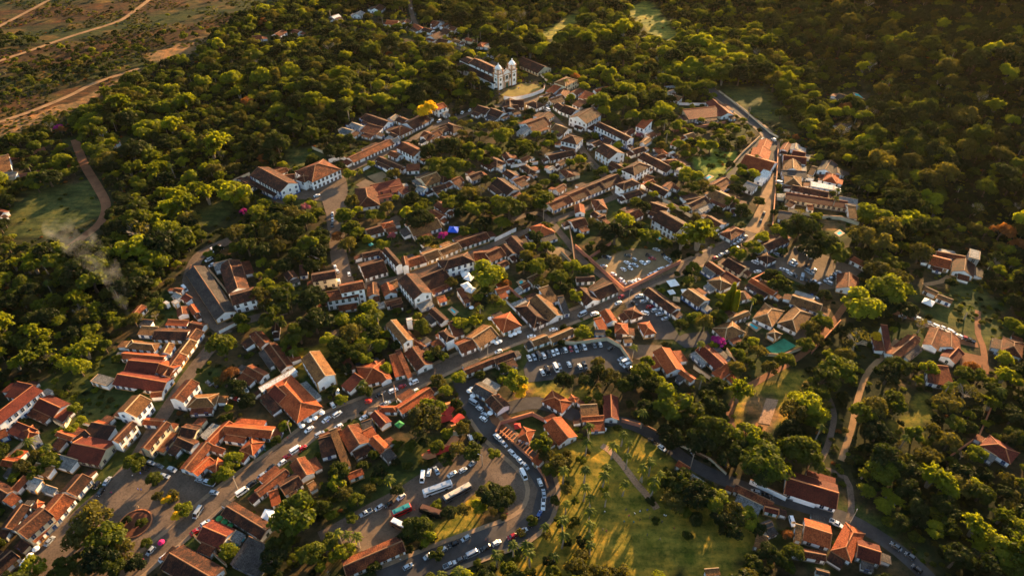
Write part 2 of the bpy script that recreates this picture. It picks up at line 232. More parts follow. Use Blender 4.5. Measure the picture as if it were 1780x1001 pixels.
# nearer eave from A to B, a far corner C (crop pixels), roof kind, roof tone, wall tone, storeys; '+' adds a block to the house above
HOUSES = """
K2 1158 252 1218 268 1252 240 g d w 1
K2 1222 290 1285 302 1322 280 g d w 1
K2 1246 215 1296 232 1340 215 g d w 1
K2 1308 198 1345 208 1356 190 g m w 1
K2 1245 180 1270 185 1296 165 g m w 1
K2 1185 160 1230 172 1250 155 g m w 1
K2 1125 205 1180 222 1198 205 g d w 1
K2 885 165 960 170 975 150 g r w 1
K2 985 162 1040 165 1060 145 g m w 1
K2 1060 175 1110 205 1135 190 g r w 1
K2 1488 310 1535 318 1572 298 h r w 1
K2 1330 280 1375 292 1395 280 g t w 1
K2 1415 270 1460 282 1470 268 g r y 1
K2 780 72 850 78 895 55 g d w 1
K2 665 108 720 112 750 92 g c w 1
K2 508 118 540 128 560 108 g w w 1
K2 0 270 60 262 120 235 g m w 1
K2 120 240 170 248 200 220 g m w 1
K2 250 220 290 232 320 215 g m w 1
K2 1240 738 1297 718 1275 690 g r w 2
K2 1078 865 1190 808 1140 770 g d w 1
K2 985 912 1070 870 1022 835 h m w 1
K2 722 800 866 852 932 825 g d b 1
K2 575 885 640 905 680 880 g c w 1
K2 640 845 700 870 740 850 g c b 1
K2 715 880 815 905 850 870 s m w 1
K2 895 800 940 810 965 785 g c w 1
K2 950 808 1000 830 1035 805 g d w 1
K2 1115 918 1165 945 1240 905 g m w 1
K2 1245 850 1340 890 1388 860 h d w 1
K2 1190 880 1235 905 1290 872 g d w 1
K2 1475 745 1550 770 1570 730 g d w 1
K2 1560 760 1640 790 1670 755 g d w 1
K2 1665 740 1771 740 1771 690 g d w 1
K3 60 428 205 490 283 462 g d y 1
K3 320 555 395 580 445 540 h t y 2
K3 262 615 310 630 348 600 s r w 1
K3 220 645 262 665 300 640 G d w 1
K3 268 672 305 690 372 660 g d w 1
K3 310 712 350 740 390 715 g d w 1
K3 355 745 430 775 485 745 g d w 1
K3 420 790 535 830 648 790 g d w 2
K3 500 690 560 715 590 690 g t b 1
K3 578 605 600 618 650 585 g r w 1
K3 440 700 490 720 505 690 s m w 1
K3 480 655 540 672 575 645 s r w 1
K3 330 640 400 650 430 620 g m w 1
K3 420 625 470 640 490 610 g m w 1
K3 596 845 796 945 848 930 g d b 2
K3 775 895 820 910 860 885 g m w 1
K3 866 848 920 865 965 830 s r w 2
+K3 880 885 930 905 975 880 f w w 1
K3 890 955 930 970 972 945 g t w 1
K3 1065 615 1095 630 1100 605 g c w 1
K3 1100 665 1150 680 1160 660 s t w 1
K3 1230 800 1440 778 1400 738 s R y 1
+K3 1440 782 1525 772 1415 697 g R w 1
K3 0 720 115 720 130 680 g d w 1
K3 130 700 200 730 225 700 h d w 1
K3 0 755 90 740 120 700 g d w 1
K3 190 800 260 820 300 780 G d w 1
K3 180 880 300 835 240 790 g m w 1
K3 300 870 380 900 430 870 g t w 1
K3 365 945 470 970 505 930 h d w 2
K3 65 890 110 905 150 870 s c w 1
M1 210 450 500 610 640 520 g d b 2
+M1 120 495 440 650 490 620 s d b 1
M1 490 440 600 400 560 370 g m w 1
M1 560 490 660 480 690 430 g d w 1
M1 665 485 760 515 850 470 h m w 2
+M1 850 510 1130 385 960 305 h m w 2
M1 1280 305 1670 125 1600 90 g m w 1
M1 1672 115 1740 85 1700 60 g c b 1
M1 1620 30 1690 60 1740 40 g d b 1
M1 1492 288 1722 388 1766 350 g d b 1
M1 1610 230 1700 270 1766 240 g m w 1
M1 1312 778 1530 748 1440 590 h m w 1
M1 1480 625 1766 560 1766 500 s R p 1
+M1 1660 620 1766 600 1766 560 s R p 1
+M1 1500 690 1660 660 1650 640 s R p 1
M1 1570 990 1690 960 1650 920 h r w 1
M2 118 250 235 195 120 105 g m w 2
M2 180 40 265 75 360 45 g m w 1
M2 370 70 430 95 475 75 g m w 1
M2 0 395 45 375 30 340 G m w 1
M2 40 400 170 395 150 350 s m w 1
M2 250 555 405 495 345 410 g t y 1
M2 415 520 505 480 450 425 h d w 1
M2 540 540 630 500 590 450 g m w 1
M2 720 500 840 455 790 405 g d w 1
M2 130 590 200 615 290 590 g c b 1
M2 330 610 455 570 400 540 g d w 1
M2 965 362 1062 318 1000 240 h d w 1
M2 1060 290 1140 275 1100 225 g m w 1
M2 1170 280 1225 310 1290 270 g m w 1
M2 1290 430 1368 405 1290 340 h d w 1
M2 1020 425 1100 480 1160 440 g d w 1
M2 1105 495 1160 530 1262 490 g m w 1
M2 905 530 1060 645 1165 590 g d w 1
M2 1520 290 1766 235 1766 180 g d w 1
M2 1560 320 1620 345 1660 310 g d w 1
M2 1680 470 1766 450 1766 370 h m y 1
M2 1465 375 1510 395 1550 370 g c w 1
M2 1530 590 1600 620 1700 590 g m w 1
M2 1555 800 1766 705 1690 640 g m w 1
M2 380 895 455 855 400 790 g m w 1
M2 430 830 520 790 480 700 g m w 1
M2 0 640 70 610 50 570 s R w 1
N2 120 180 395 95 320 0 g t w 1
M3 0 712 165 640 100 560 g m w 1
M3 168 640 315 580 250 500 g d w 1
M3 318 578 490 505 390 440 g d w 1
M3 137 118 200 150 258 118 g d w 1
M3 250 130 330 150 410 115 s d w 1
M3 205 190 340 275 490 235 g d w 2
M3 340 330 465 400 510 370 g d w 1
M3 470 385 600 445 772 378 h d w 2
M3 550 185 610 225 695 185 g d w 1
M3 660 110 720 125 780 90 g t w 1
M3 645 268 920 412 1010 370 g d w 1
M3 940 380 1130 345 1020 285 h m w 1
M3 790 250 850 285 940 270 g m w 1
M3 870 240 950 225 920 180 h r w 1
+M3 945 215 975 230 1005 205 f w w 1
M3 1010 410 1080 430 1155 385 f w w 1
M3 1100 30 1150 60 1220 40 g t w 1
M3 970 130 1030 145 1070 110 s r w 1
M3 498 592 665 528 590 482 h d w 2
M3 665 535 725 565 800 520 g r w 1
M3 728 570 900 655 960 610 g d w 1
M3 880 560 960 590 1010 550 g m w 1
M3 690 500 770 520 820 485 s m w 1
M3 530 690 690 640 640 590 g d w 1
M3 1215 800 1380 720 1300 660 g d w 1
+M3 1100 690 1150 740 1250 650 g d w 1
M3 1345 655 1560 755 1690 712 g t w 1
M3 1590 780 1700 790 1710 700 g d w 1
M3 1465 575 1585 505 1530 460 g m b 1
M3 210 800 330 790 265 705 h m w 1
M3 150 840 200 880 260 850 g d w 1
M3 205 880 250 910 285 870 g d w 1
M3 0 830 100 830 60 760 g r w 1
M3 600 895 700 850 640 780 g m w 1
M3 730 790 900 850 980 790 g d w 1
N3 1030 150 1180 70 1000 -60 g d w 2
N3 1440 110 1540 62 1440 -20 g d w 1
M4 320 180 445 205 465 120 g r w 1
M4 255 265 435 300 455 210 g r w 1
M4 150 350 430 435 445 310 g r w 1
M4 300 490 385 520 425 440 s w w 1
M4 170 570 280 610 310 560 s c w 1
M4 560 180 640 200 665 140 g R w 1
M4 670 180 760 195 790 150 g c w 1
M4 685 240 810 265 830 220 g R w 1
M4 605 305 825 330 840 270 g R w 1
M4 600 390 780 415 775 335 G t w 1
+M4 600 455 840 470 840 425 s D w 1
M4 845 430 900 445 910 385 s t w 1
M4 945 390 1095 430 1140 350 g D w 1
M4 1100 430 1200 445 1220 400 g D w 1
M4 1010 500 1145 530 1140 450 h r w 1
M4 610 535 785 560 780 475 h t w 1
M4 880 560 1110 600 1120 555 f w w 1
M4 690 600 1040 670 1065 620 g d w 1
M4 640 690 1240 780 1260 735 s R y 1
M4 1170 720 1350 755 1370 715 s c w 1
M4 1250 790 1390 800 1400 765 s c w 1
M4 1275 880 1355 890 1365 805 s t w 1
M4 850 795 910 800 910 765 s r w 1
M4 610 740 670 770 690 730 s m w 1
M4 550 890 680 910 740 860 s D w 1
N1 1425 180 1575 135 1540 75 g d w 1
N1 1370 405 1540 370 1530 320 g d w 1
N1 1388 612 1610 548 1530 420 g d w 1
N1 1700 490 1766 465 1650 310 g d w 2
N1 1580 430 1650 400 1600 310 g d w 1
N1 850 650 1080 610 1060 530 g d y 2
N1 600 640 700 600 650 540 g d w 1
N1 710 590 790 580 760 500 s d w 1
N1 995 850 1310 800 1260 730 s m w 2
+N1 1140 765 1370 720 1330 640 g m w 3
N1 1410 800 1530 785 1500 680 g d w 1
N1 1580 795 1710 765 1670 670 g m w 1
N1 1610 900 1760 860 1766 800 g d w 1
N1 1690 720 1760 690 1710 640 s t w 1
S1 562 860 768 775 490 350 g D w 1
S1 690 600 900 540 740 300 g d w 1
S1 742 712 975 648 905 545 g d w 2
S1 560 360 740 310 690 265 s c w 1
N2 0 490 65 480 40 400 g m w 2
N2 75 500 250 445 225 365 g m w 1
N2 255 440 405 385 360 300 g t w 1
N2 408 385 600 305 560 235 g t w 1
N2 603 303 885 205 850 135 g m w 1
N2 430 528 728 440 620 365 h d w 2
N2 115 830 298 758 140 590 g d w 2
N2 265 740 500 640 370 500 g d w 1
N2 915 445 1060 380 960 290 g m w 1
N2 1080 390 1170 360 1100 270 g d w 1
N2 1190 370 1310 330 1180 215 g d w 1
N2 740 440 905 425 860 330 g m w 1
N2 1020 505 1095 470 1060 420 g m w 1
N2 1395 195 1560 145 1500 50 h r w 1
N2 1340 680 1450 630 1400 575 s t w 1
N2 1240 725 1310 690 1280 640 g m w 1
N2 975 765 1100 725 1080 680 g r w 1
N2 1500 872 1600 838 1465 735 s t w 1
P6 90 168 235 105 40 -80 g t w 1
P6 240 95 300 85 170 -40 s D w 1
P5 1585 235 1735 170 1500 5 h d w 1
N2 640 870 700 850 590 750 s m w 1
N2 380 865 460 840 430 800 s r w 1
P5 630 192 710 150 590 40 g d w 1
N3 0 105 132 70 60 0 g m w 1
N3 250 832 440 750 330 650 g d w 1
+N3 115 890 248 835 110 730 g d w 1
N3 200 750 340 650 300 610 s d w 1
N3 20 650 200 640 300 580 g d w 1
N3 1322 482 1468 582 1535 540 g m b 1
N3 1480 590 1620 680 1665 635 s R w 1
N3 1500 470 1670 570 1766 500 g d y 1
N3 1350 640 1480 740 1590 680 h t w 1
N4 25 760 115 850 190 800 G t w 1
N3 1088 785 1252 900 1400 860 g t b 1
N3 695 765 965 970 1040 900 g d w 1
P6 840 60 925 150 1035 105 h m w 1
N3 1600 220 1740 135 1640 80 h m w 1
N4 450 330 660 240 600 165 g d w 1
N4 325 395 430 465 510 410 h d w 1
N4 245 650 478 785 520 740 g r w 1
+N4 300 640 460 560 440 530 g r w 1
N4 1145 712 1360 760 1440 640 g m w 1
N4 668 872 958 965 990 870 g t w 1
Q1 640 140 830 225 960 85 h t w 1
Q1 1092 278 1252 100 1080 12 h t w 1
N4 1280 425 1425 500 1450 470 s r w 1
P1 0 320 88 300 60 225 s t w 1
P1 0 350 110 345 105 320 s c w 1
P1 0 650 72 610 30 560 g R w 1
P1 1000 110 1060 140 1095 100 h r w 1
P1 845 90 885 100 890 72 s r w 1
P1 750 5 800 12 810 -5 s r w 1
P2 1028 540 1245 600 1275 490 g d w 1
P2 800 470 1000 520 1040 430 g r w 1
P2 880 380 1160 430 1190 390 g m w 1
P2 1200 400 1310 430 1335 350 f c c 2
P2 730 730 860 790 875 760 s t w 1
P2 870 815 1020 870 1035 840 s t w 1
K4 505 668 618 690 628 655 g D w 1
K4 520 850 560 865 590 840 h D w 1
P3 1160 90 1220 120 1255 80 s c w 1
P3 1180 40 1260 50 1290 10 g m w 1
P3 1255 110 1320 150 1350 100 s R w 1
P3 1070 160 1110 180 1140 150 f w w 1
P3 1160 150 1200 180 1230 140 f w w 1
P3 1230 300 1340 270 1300 210 g m w 1
P3 1390 280 1460 250 1400 180 g r w 1
P3 740 280 830 290 860 200 g m w 1
P3 1105 385 1310 395 1350 350 s r b 1
P3 830 390 940 400 1000 350 s D w 1
P3 815 480 980 490 1010 420 s t w 1
P3 975 530 1300 540 1340 430 g d w 1
P3 1475 440 1535 370 1430 310 g m w 1
P3 1430 545 1500 455 1370 440 g d w 1
P3 1330 690 1428 560 1310 545 g t w 1
P3 1250 800 1328 692 1220 665 g m w 1
P3 1160 920 1248 806 1140 780 g m w 1
P3 700 620 990 650 1025 570 h t w 1
P3 1040 680 1150 680 1230 590 g t w 1
P3 650 725 1060 760 1085 690 g r w 1
P3 690 850 990 880 1060 740 g R w 1
+P3 990 862 1140 910 1180 780 g r w 1
Q3 1165 170 1640 250 1750 110 g R w 1
Q3 920 140 1090 190 1170 110 f c w 1
Q3 0 575 430 240 360 190 s R w 2
+Q3 50 290 240 330 400 215 s R w 1
Q3 340 408 542 500 685 365 g R w 1
Q3 275 735 395 668 300 610 h r w 1
Q3 70 660 270 740 300 620 s R w 1
Q3 0 725 80 690 20 650 s m b 1
Q3 565 690 720 745 780 690 g r w 1
Q3 1405 498 1552 335 1380 275 g t w 2
Q3 1540 300 1650 290 1600 230 g m w 1
Q3 1530 830 1745 575 1680 540 g m y 2
+Q3 1460 575 1640 590 1740 530 g r w 1
Q3 1220 760 1400 575 1330 545 g d w 2
Q3 1015 985 1200 760 880 720 G R y 1
Q3 850 690 1090 730 1180 620 s d w 1
Q3 940 600 1050 630 1080 555 g r w 1
Q3 730 740 780 790 900 690 s d w 1
R3 0 90 130 110 160 40 g r w 1
R3 15 385 130 290 100 130 g d w 1
R3 150 300 250 190 220 160 s r w 1
R3 240 150 390 180 415 105 s t w 1
R3 400 80 570 130 640 60 s c w 1
R3 640 340 760 200 650 150 g d w 1
R3 460 560 620 370 520 280 g m w 1
R3 235 690 440 510 320 450 g d y 2
R3 0 610 110 620 280 450 g d B 1
R3 0 990 160 850 60 790 g d w 1
R3 300 720 455 555 400 500 g m w 1
R3 255 430 310 450 370 400 h r w 1
R3 210 280 280 300 340 220 s c w 1
R3 340 300 430 330 450 280 s c w 1
Q4 235 225 390 40 250 20 g m w 2
Q4 270 285 540 270 600 150 h t w 1
Q4 180 560 330 590 420 490 g d y 1
Q4 130 660 290 730 390 640 g d w 1
Q4 318 940 528 682 440 625 g m w 1
Q4 380 980 540 830 490 770 g r w 1
+Q4 570 960 680 860 560 830 h r w 1
Q4 640 560 1100 600 1160 490 g r w 1
+Q4 450 630 540 670 640 440 g r w 1
Q4 640 620 840 650 870 600 s r w 1
Q4 945 770 1060 640 930 600 h r w 1
Q4 500 720 620 760 660 720 s r w 1
Q4 1400 440 1650 285 1330 0 h r w 1
+Q4 1090 140 1200 240 1330 110 g R w 1
P4 455 885 800 690 780 650 s w w 1
P4 1005 800 1195 715 1015 510 g t w 2
P4 430 440 545 380 450 280 g m w 1
P4 640 680 765 620 580 420 g m w 1
P4 425 780 520 700 440 555 g m w 1
P4 540 280 620 270 560 190 g d w 1
P4 1480 830 1760 750 1640 590 h r w 1
+P4 1250 830 1340 890 1400 740 s R w 1
P4 1300 690 1400 650 1380 540 s m w 1
P5 160 740 262 715 170 550 s r w 1
P5 20 800 125 755 40 580 g r w 1
P5 290 750 335 735 220 520 s m w 1
P5 385 675 548 605 410 450 g m w 1
P5 430 455 480 420 400 335 g m b 1
P5 235 405 345 355 265 140 g t w 2
P5 275 170 335 160 330 130 f w w 2
P5 350 195 450 190 450 165 s t w 1
P5 685 380 770 340 690 250 h d w 2
P5 845 495 990 435 910 340 g m w 1
P5 1035 435 1215 315 1090 200 g t w 1
P5 1270 285 1450 215 1330 90 h r w 1
P5 770 330 870 300 790 190 s d w 1
P5 900 710 1195 590 1165 535 g m w 1
P5 1200 608 1395 535 1370 460 g d w 1
P5 1590 425 1740 370 1690 300 g t w 1
P6 130 385 350 290 300 230 g t w 1
Q5 835 345 1140 145 1070 75 g r w 1
P5 940 880 1110 975 1200 890 g D w 1
Q6 20 225 130 340 255 260 g d w 1
P6 610 270 690 250 640 150 s r w 1
P6 680 190 785 165 700 65 g r w 1
P6 760 290 890 300 820 195 h r w 1
P6 1060 310 1180 290 1120 180 h r w 1
P6 560 310 660 310 640 265 s D b 1
P6 860 390 940 385 930 335 s t w 1
P6 1148 488 1285 700 1430 630 g r w 1
P6 1410 700 1530 790 1620 780 g r w 1
Q1 55 470 262 665 370 590 g R w 1
+Q1 215 700 310 770 430 690 s r w 1
Q6 600 222 800 340 940 258 h r w 1
Q6 865 200 940 235 955 180 h r w 1
Q6 1010 370 1180 360 1170 270 s t r 1
+Q6 1020 430 1240 415 1230 390 s r w 1
Q6 1235 400 1385 410 1390 200 g R w 1
Q6 780 670 960 580 770 420 g r w 1
Q6 350 600 470 640 500 520 h r w 1
Q6 490 830 560 880 600 800 s r w 1
Q5 490 370 600 490 700 430 g R w 1
Q5 570 330 760 330 690 270 h r w 1
Q5 290 740 490 640 390 465 g m w 1
Q5 0 640 210 560 150 500 g m w 1
Q5 220 905 295 875 120 590 s t w 1
Q5 0 800 140 760 60 620 s d w 1
Q5 600 760 700 690 610 560 g r w 1
Q5 460 610 560 560 530 490 s r w 1
Q5 430 530 540 490 500 420 s D w 1
Q1 358 362 560 285 420 180 h t w 1
Q1 430 180 615 105 560 60 g t w 1
Q1 870 350 940 300 880 235 h t w 1
Q2 480 560 700 380 600 300 g m w 1
Q2 350 480 420 490 550 300 s R w 1
Q2 900 430 1110 490 1170 370 g m w 1
+Q2 730 400 880 460 940 300 g m w 1
+Q2 910 520 1060 600 1130 500 g R w 1
Q2 1535 475 1740 545 1800 420 h m B 1
Q2 860 810 1050 830 1160 690 s r w 1
Q2 780 790 860 810 950 700 s m w 1
R1 265 730 360 790 392 760 s r w 1
R1 385 830 500 905 520 880 f c w 1
R2 1380 600 1640 760 1740 680 h R w 1
R7 925 290 1350 420 1400 240 g R w 1
R7 480 270 790 420 810 370 s m w 1
R7 740 440 860 470 905 420 g R w 1
R7 720 600 820 560 870 480 g D w 1
R7 1080 690 1300 760 1360 600 g r w 1
+R7 1045 830 1270 870 1290 800 g m w 1
R7 1320 780 1485 880 1570 640 h r w 1
R7 1015 690 1050 700 1070 590 s t w 1
R7 650 740 740 780 760 680 s t w 1
R7 240 1000 360 990 350 940 s t w 1
R7 1190 980 1300 1010 1340 970 g D w 1
R8 150 840 340 900 410 770 g R w 1
R4 870 310 1110 120 1060 70 g m w 1
R4 1200 180 1330 110 1240 -10 g m w 1
R4 1080 300 1230 210 1140 130 g d w 1
R4 1300 270 1360 235 1310 195 s t w 1
R4 960 400 1040 370 960 290 s r w 1
R4 525 480 850 680 945 560 g d w 1
R4 310 680 505 765 650 620 g R w 1
R4 600 900 820 1005 950 790 s D c 1
R4 0 940 350 1150 550 965 g d w 1
R5 130 1000 610 790 530 680 g m w 1
R5 140 170 260 120 240 80 s r w 1
"""
EXTRA_H = []
def cpx(crop, x, y):
    a, b, z = CROP[crop]; return a+x/z, b+y/z
WIN = {}
def window_mesh(c, door, small=False):
    k = (c, door, small)
    if k not in WIN:
        b = MB(); w, h = (1.3, 2.4) if door else ((1.1, 1.4) if small else (1.3, 1.8))
        z0 = h/2
        t = 0.14
        b.box((-w/2-t/2, 0, z0), (t, 0.16, h+2*t)); b.box((w/2+t/2, 0, z0), (t, 0.16, h+2*t)); b.box((0, 0, h+t/2), (w, 0.16, t)); b.box((0, -0.02, -t/2), (w, 0.2, t))
        if door: b.box((0, 0.03, z0), (w, 0.08, h), 0); b.box((0, -0.015, z0), (0.06, 0.03, h-0.1), 2); b.box((0,-0.015,h-0.35),(w-0.1,0.03,0.3),1)
        else: b.box((0, 0.04, z0), (w, 0.05, h), 1); b.box((0, 0, z0), (0.07, 0.06, h), 2); b.box((0, 0, z0+0.1), (w, 0.06, 0.07), 2)
        WIN[k] = b.mesh('door' if door else 'window', [c, 'window_glass', 'shutter_white'])
    return WIN[k]
FOOT = []      # every footprint: cx, cy, angle, L/2, W/2
ROOTS = []
def block(root, rx, ry, rrz, A, B, C, kind, tone, wall, st, far, rnd, plinth, low_=0):
    """one block: walls, roof, ridge, openings under root (root at rx, ry turned by rrz)"""
    he = 3.35*st+(0.35 if st > 1 else 0)
    if low_: he = low_
    ax = B[:2]-A[:2]; L = float(np.linalg.norm(ax)); ax = ax/L; nrm = np.array([-ax[1], ax[0]])
    if nrm @ (C[:2]-B[:2]) < 0: nrm = -nrm
    W = max(2.6, float((C[:2]-B[:2]) @ nrm)*(1 if low_ else (1.22 if A[1] > 330 else 1.12))); L = max(2.6, L)
    flip = (ax[0]*nrm[1]-ax[1]*nrm[0]) < 0
    c = (A[:2]+B[:2])/2+nrm*W/2; L *= 1 if low_ else 1.07; ang = math.atan2(ax[1], ax[0])
    if flip: ang += math.pi     # so that local -y is always the near eave
    if kind == 'G' or (kind in 'hg' and W > L*1.15):
        if kind != 'h' or W > L: ang += math.pi/2; L, W = W, L
        if kind == 'G': kind = 'g'
    FOOT.append((c[0], c[1], ang, L/2, W/2)); kind0 = kind
    g = float(gz(c[0], c[1])); low = min(0.0, *(float(gz(c[0]+i*L/2, c[1]+j*L/2))-g for i in (-1, 1) for j in (-1, 1)))-0.3
    if root is None:
        root = link(KIND_NAME, None, None, (c[0], c[1], g), ang); rx, ry, rrz = c[0], c[1], ang
    off = (c-np.array([rx, ry])); cr, sr = math.cos(-rrz), math.sin(-rrz)
    lo = (off[0]*cr-off[1]*sr, off[0]*sr+off[1]*cr, 0); la = ang-rrz
    tan = 0.44 if kind in 'gh' else 0.16
    i = 0.45; a, b = L/2, W/2; wa, wb = a-0.3, b-i
    if kind == 'h': wa = a-i
    h = b*tan; wt = he+i*tan-0.16
    rb = MB(); cap = MB(); wm = MB()
    def seg(p, q, r=0.22): cap.tube([p, q], [r, r], 5)
    if kind == 'g':
        rb.slab([(-a, -b, he), (a, -b, he), (a, 0, he+h), (-a, 0, he+h)], 0.2); rb.slab([(a, b, he), (-a, b, he), (-a, 0, he+h), (a, 0, he+h)], 0.2); seg((-a, 0, he+h), (a, 0, he+h))
        pk = he+h-0.2
        for s in (-1, 1): wm.poly([(s*wa, -wb, low), (s*wa, wb, low), (s*wa, wb, wt), (s*wa, 0, pk), (s*wa, -wb, wt)][::s])
        wm.poly([(-wa, -wb, low), (wa, -wb, low), (wa, -wb, wt), (-wa, -wb, wt)]); wm.poly([(wa, wb, low), (-wa, wb, low), (-wa, wb, wt), (wa, wb, wt)])
        if far: 
            for s in (-1, 1):
                seg((s*a, -b, he+0.02), (s*a, 0, he+h), 0.13)
    elif kind == 'h':
        r = max(0.0, a-b)
        P = {1: (-a, -b, he), 2: (a, -b, he), 3: (a, b, he), 4: (-a, b, he), 5: (-r, 0, he+h), 6: (r, 0, he+h)}
        if r < 0.3: 
            for u, v in ((1, 2), (2, 3), (3, 4), (4, 1)): rb.slab([P[u], P[v], (0, 0, he+h)], 0.2)
        else:
            rb.slab([P[1], P[2], P[6], P[5]], 0.2); rb.slab([P[3], P[4], P[5], P[6]], 0.2); rb.slab([P[2], P[3], P[6]], 0.2); rb.slab([P[4], P[1], P[5]], 0.2); seg(P[5], P[6])
        for u, v in ((1, 5), (4, 5), (2, 6), (3, 6)): seg(P[u], P[v], 0.2)
        wm.box((0, 0, (wt+low)/2), (2*wa, 2*wb, wt-low))
    elif kind == 's':
        h = W*tan; sgn = 1
        rb.slab([(-a, -b, he), (a, -b, he), (a, b, he+h), (-a, b, he+h)], 0.16); seg((-a, b, he+h), (a, b, he+h), 0.15)
        f = lambda y: he+(y+b)*tan-0.15
        for s in (-1, 1): wm.poly([(s*wa, -wb, low), (s*wa, wb, low), (s*wa, wb, f(wb)), (s*wa, -wb, f(-wb))][::s])
        wm.poly([(-wa, -wb, low), (wa, -wb, low), (wa, -wb, f(-wb)), (-wa, -wb, f(-wb))]); wm.poly([(wa, wb, low), (-wa, wb, low), (-wa, wb, f(wb)), (wa, wb, f(wb))])
    else:
        wm.box((0, 0, (he+low)/2), (2*wa, 2*wb, he-low)); rb.box((0, 0, he+0.11), (2*wa+0.5, 2*wb+0.5, 0.2)); cap.box((0, -wb-0.05, he+0.34), (2*wa, 0.15, 0.25)); cap.box((-wa+0.1, 0, he+0.34), (0.15, 2*wb-0.4, 0.25)); cap.box((wa-0.1, 0, he+0.34), (0.15, 2*wb-0.4, 0.25))
    pm = 'plinth_blue' if wall == 'b' else plinth
    for (x, y, sx, sy) in ((0, -wb-0.03, 2*wa+0.12, 0.1), (0, wb+0.03, 2*wa+0.12, 0.1), (-wa-0.03, 0, 0.1, 2*wb-0.02), (wa+0.03, 0, 0.1, 2*wb-0.02)): wm.box((x, y, (0.7+low)/2), (sx, sy, 0.7-low), 1)
    if wall == 'b' or rnd.random() < 0.35:
        for x in (-wa, wa):
            for y in (-wb, wb): wm.box((x, y, wt/2), (0.5, 0.5, wt-0.1), 1)
    wl = link('wall', wm.mesh('wall', [WALL[wall], pm]), root, lo, la)
    rf = link('roof', rb.mesh('roof', [ROOF[tone]]), root, lo, la)
    link('ridge_cap', cap.mesh('ridge_cap', [RIDGE[tone]]), rf)
    # openings, on the sides that face the open valley
    sh = 'shutter_blue' if wall == 'b' else rnd.choice(['shutter_blue', 'shutter_brown', 'shutter_green', 'shutter_brown', 'shutter_ochre', 'shutter_blue'])
    ca, sa = math.cos(ang), math.sin(ang); tocam = np.array([-c[0], -c[1]]); tocam /= np.linalg.norm(tocam)
    for (nx, ny, half, dist, r) in ((0, -1, wa, wb, 0), (0, 1, wa, wb, math.pi), (-1, 0, wb, wa, -math.pi/2), (1, 0, wb, wa, math.pi/2)):
        wn = np.array([nx*ca-ny*sa, nx*sa+ny*ca]); fac = wn @ tocam
        if fac < 0.12: continue
        side = nx != 0
        if side and kind in 'gs' and st == 1 and rnd.random() < 0.35 and half < 4: continue
        pitch = 3.5 if far < 1 else 3.0
        nwin = int((2*half-0.8)/pitch) if not side else int((2*half-1.2)/3.9)
        if nwin < 1:
            if half > 1.4 and not side: nwin = 1
            else: continue
        nwin = min(nwin, 12)
        door = rnd.randrange(nwin) if not side else -1
        for s in range(st):
            if kind == 's' and root.get('skip'): break
            for k in range(nwin):
                if rnd.random() < 0.07: continue
                u = -half+(k+0.5)*2*half/nwin
                isd = (s == 0) and (k == door or (not side and rnd.random() < 0.18))
                small = side or st > 2
                z = 3.5*s+(0.12 if isd else 1.0)
                # local frame: the face runs along x (front) or y (side)
                px, py = (u*(-ny), ny*(dist+0.045)) if not side else (nx*(dist+0.045), u)
                o = link('door' if isd else 'window', window_mesh(sh, isd, small), root)
                co, so = math.cos(la), math.sin(la)
                o.location = (lo[0]+px*co-py*so, lo[1]+px*so+py*co, z); o.rotation_euler = (0, 0, la+r)
    if not low_: ROOTS.append((root, rx, ry, rrz, c, ang, L, W, tone, wall, far))
    return root, rx, ry, rrz, L, W
TONE = dict(d='dark tile roof', m='brown tile roof', r='bright orange roof', R='maroon roof', t='sandy tile roof', D='dark grey roof', c='grey sheet roof', w='white roof')
WTXT = dict(w='white', y='cream', b='blue-trimmed white', p='pink', r='red-walled', B='pale blue', c='grey')
KIND_NAME = 'house'
def build_houses():
    global KIND_NAME
    root = None; rnd = random.Random(3)
    lines = [l for l in HOUSES.strip().splitlines()]+EXTRA_H
    for q, l in enumerate(lines):
        plus = l[0] == '+'; t = l.lstrip('+').split(); crop = t[0]; v = list(map(float, t[1:7])); kind, tone, wall, st = t[7], t[8], t[9], int(t[10])
        he = 3.35*st+(0.35 if st > 1 else 0)
        P = [at(*cpx(crop, v[k], v[k+1]), he) for k in (0, 2, 4)]
        P = [p-np.array([0, 0, he]) for p in P]
        far = 0 if np.linalg.norm(P[0]) > 620 else 1
        if not plus:
            L = np.linalg.norm(P[1]-P[0]); W = np.linalg.norm(P[2]-P[1]); nxt = lines[q+1] if q+1 < len(lines) else ''
            shed = kind in 'sf' and st == 1 and nxt[:1] != '+' and max(L, W) < 13
            KIND_NAME = 'shed' if shed else ('long_house' if max(L, W) > 26 and st == 1 else ('two_storey_house' if st > 1 else 'house'))
            root, rx, ry, rrz, LL, WW = block(None, 0, 0, 0, *P, kind, tone, wall, st, far, rnd, 'plinth_grey' if rnd.random() < 0.7 else 'plinth_ochre')
            nm = {'s': 'lean-to shed', 'f': 'flat-roofed shed'}[kind] if shed else {'h': 'hip-roofed house', 'g': 'gabled house', 'G': 'gabled house', 's': 'house with single-slope', 'f': 'flat-roofed house'}[kind]
            sz = 'two-storey' if st > 1 else ('long low' if max(LL, WW) > 26 else ('small' if max(LL, WW) < 12 else 'low'))
            if st > 2: sz = 'tall'
            if nm.endswith('slope'): d = f"{sz} {WTXT[wall]} house under single-slope {TONE[tone]}"
            elif shed: d = f"{WTXT[wall]} {nm} under {TONE[tone]}"
            else: d = f"{sz} {WTXT[wall]} {nm} with {TONE[tone]}"
            thing(root, d, 'shed' if shed else 'house', 'sheds among the yards' if shed else 'houses of the old town')
        else: block(root, rx, ry, rrz, *P, kind, tone, wall, st, far, rnd, 'plinth_grey')
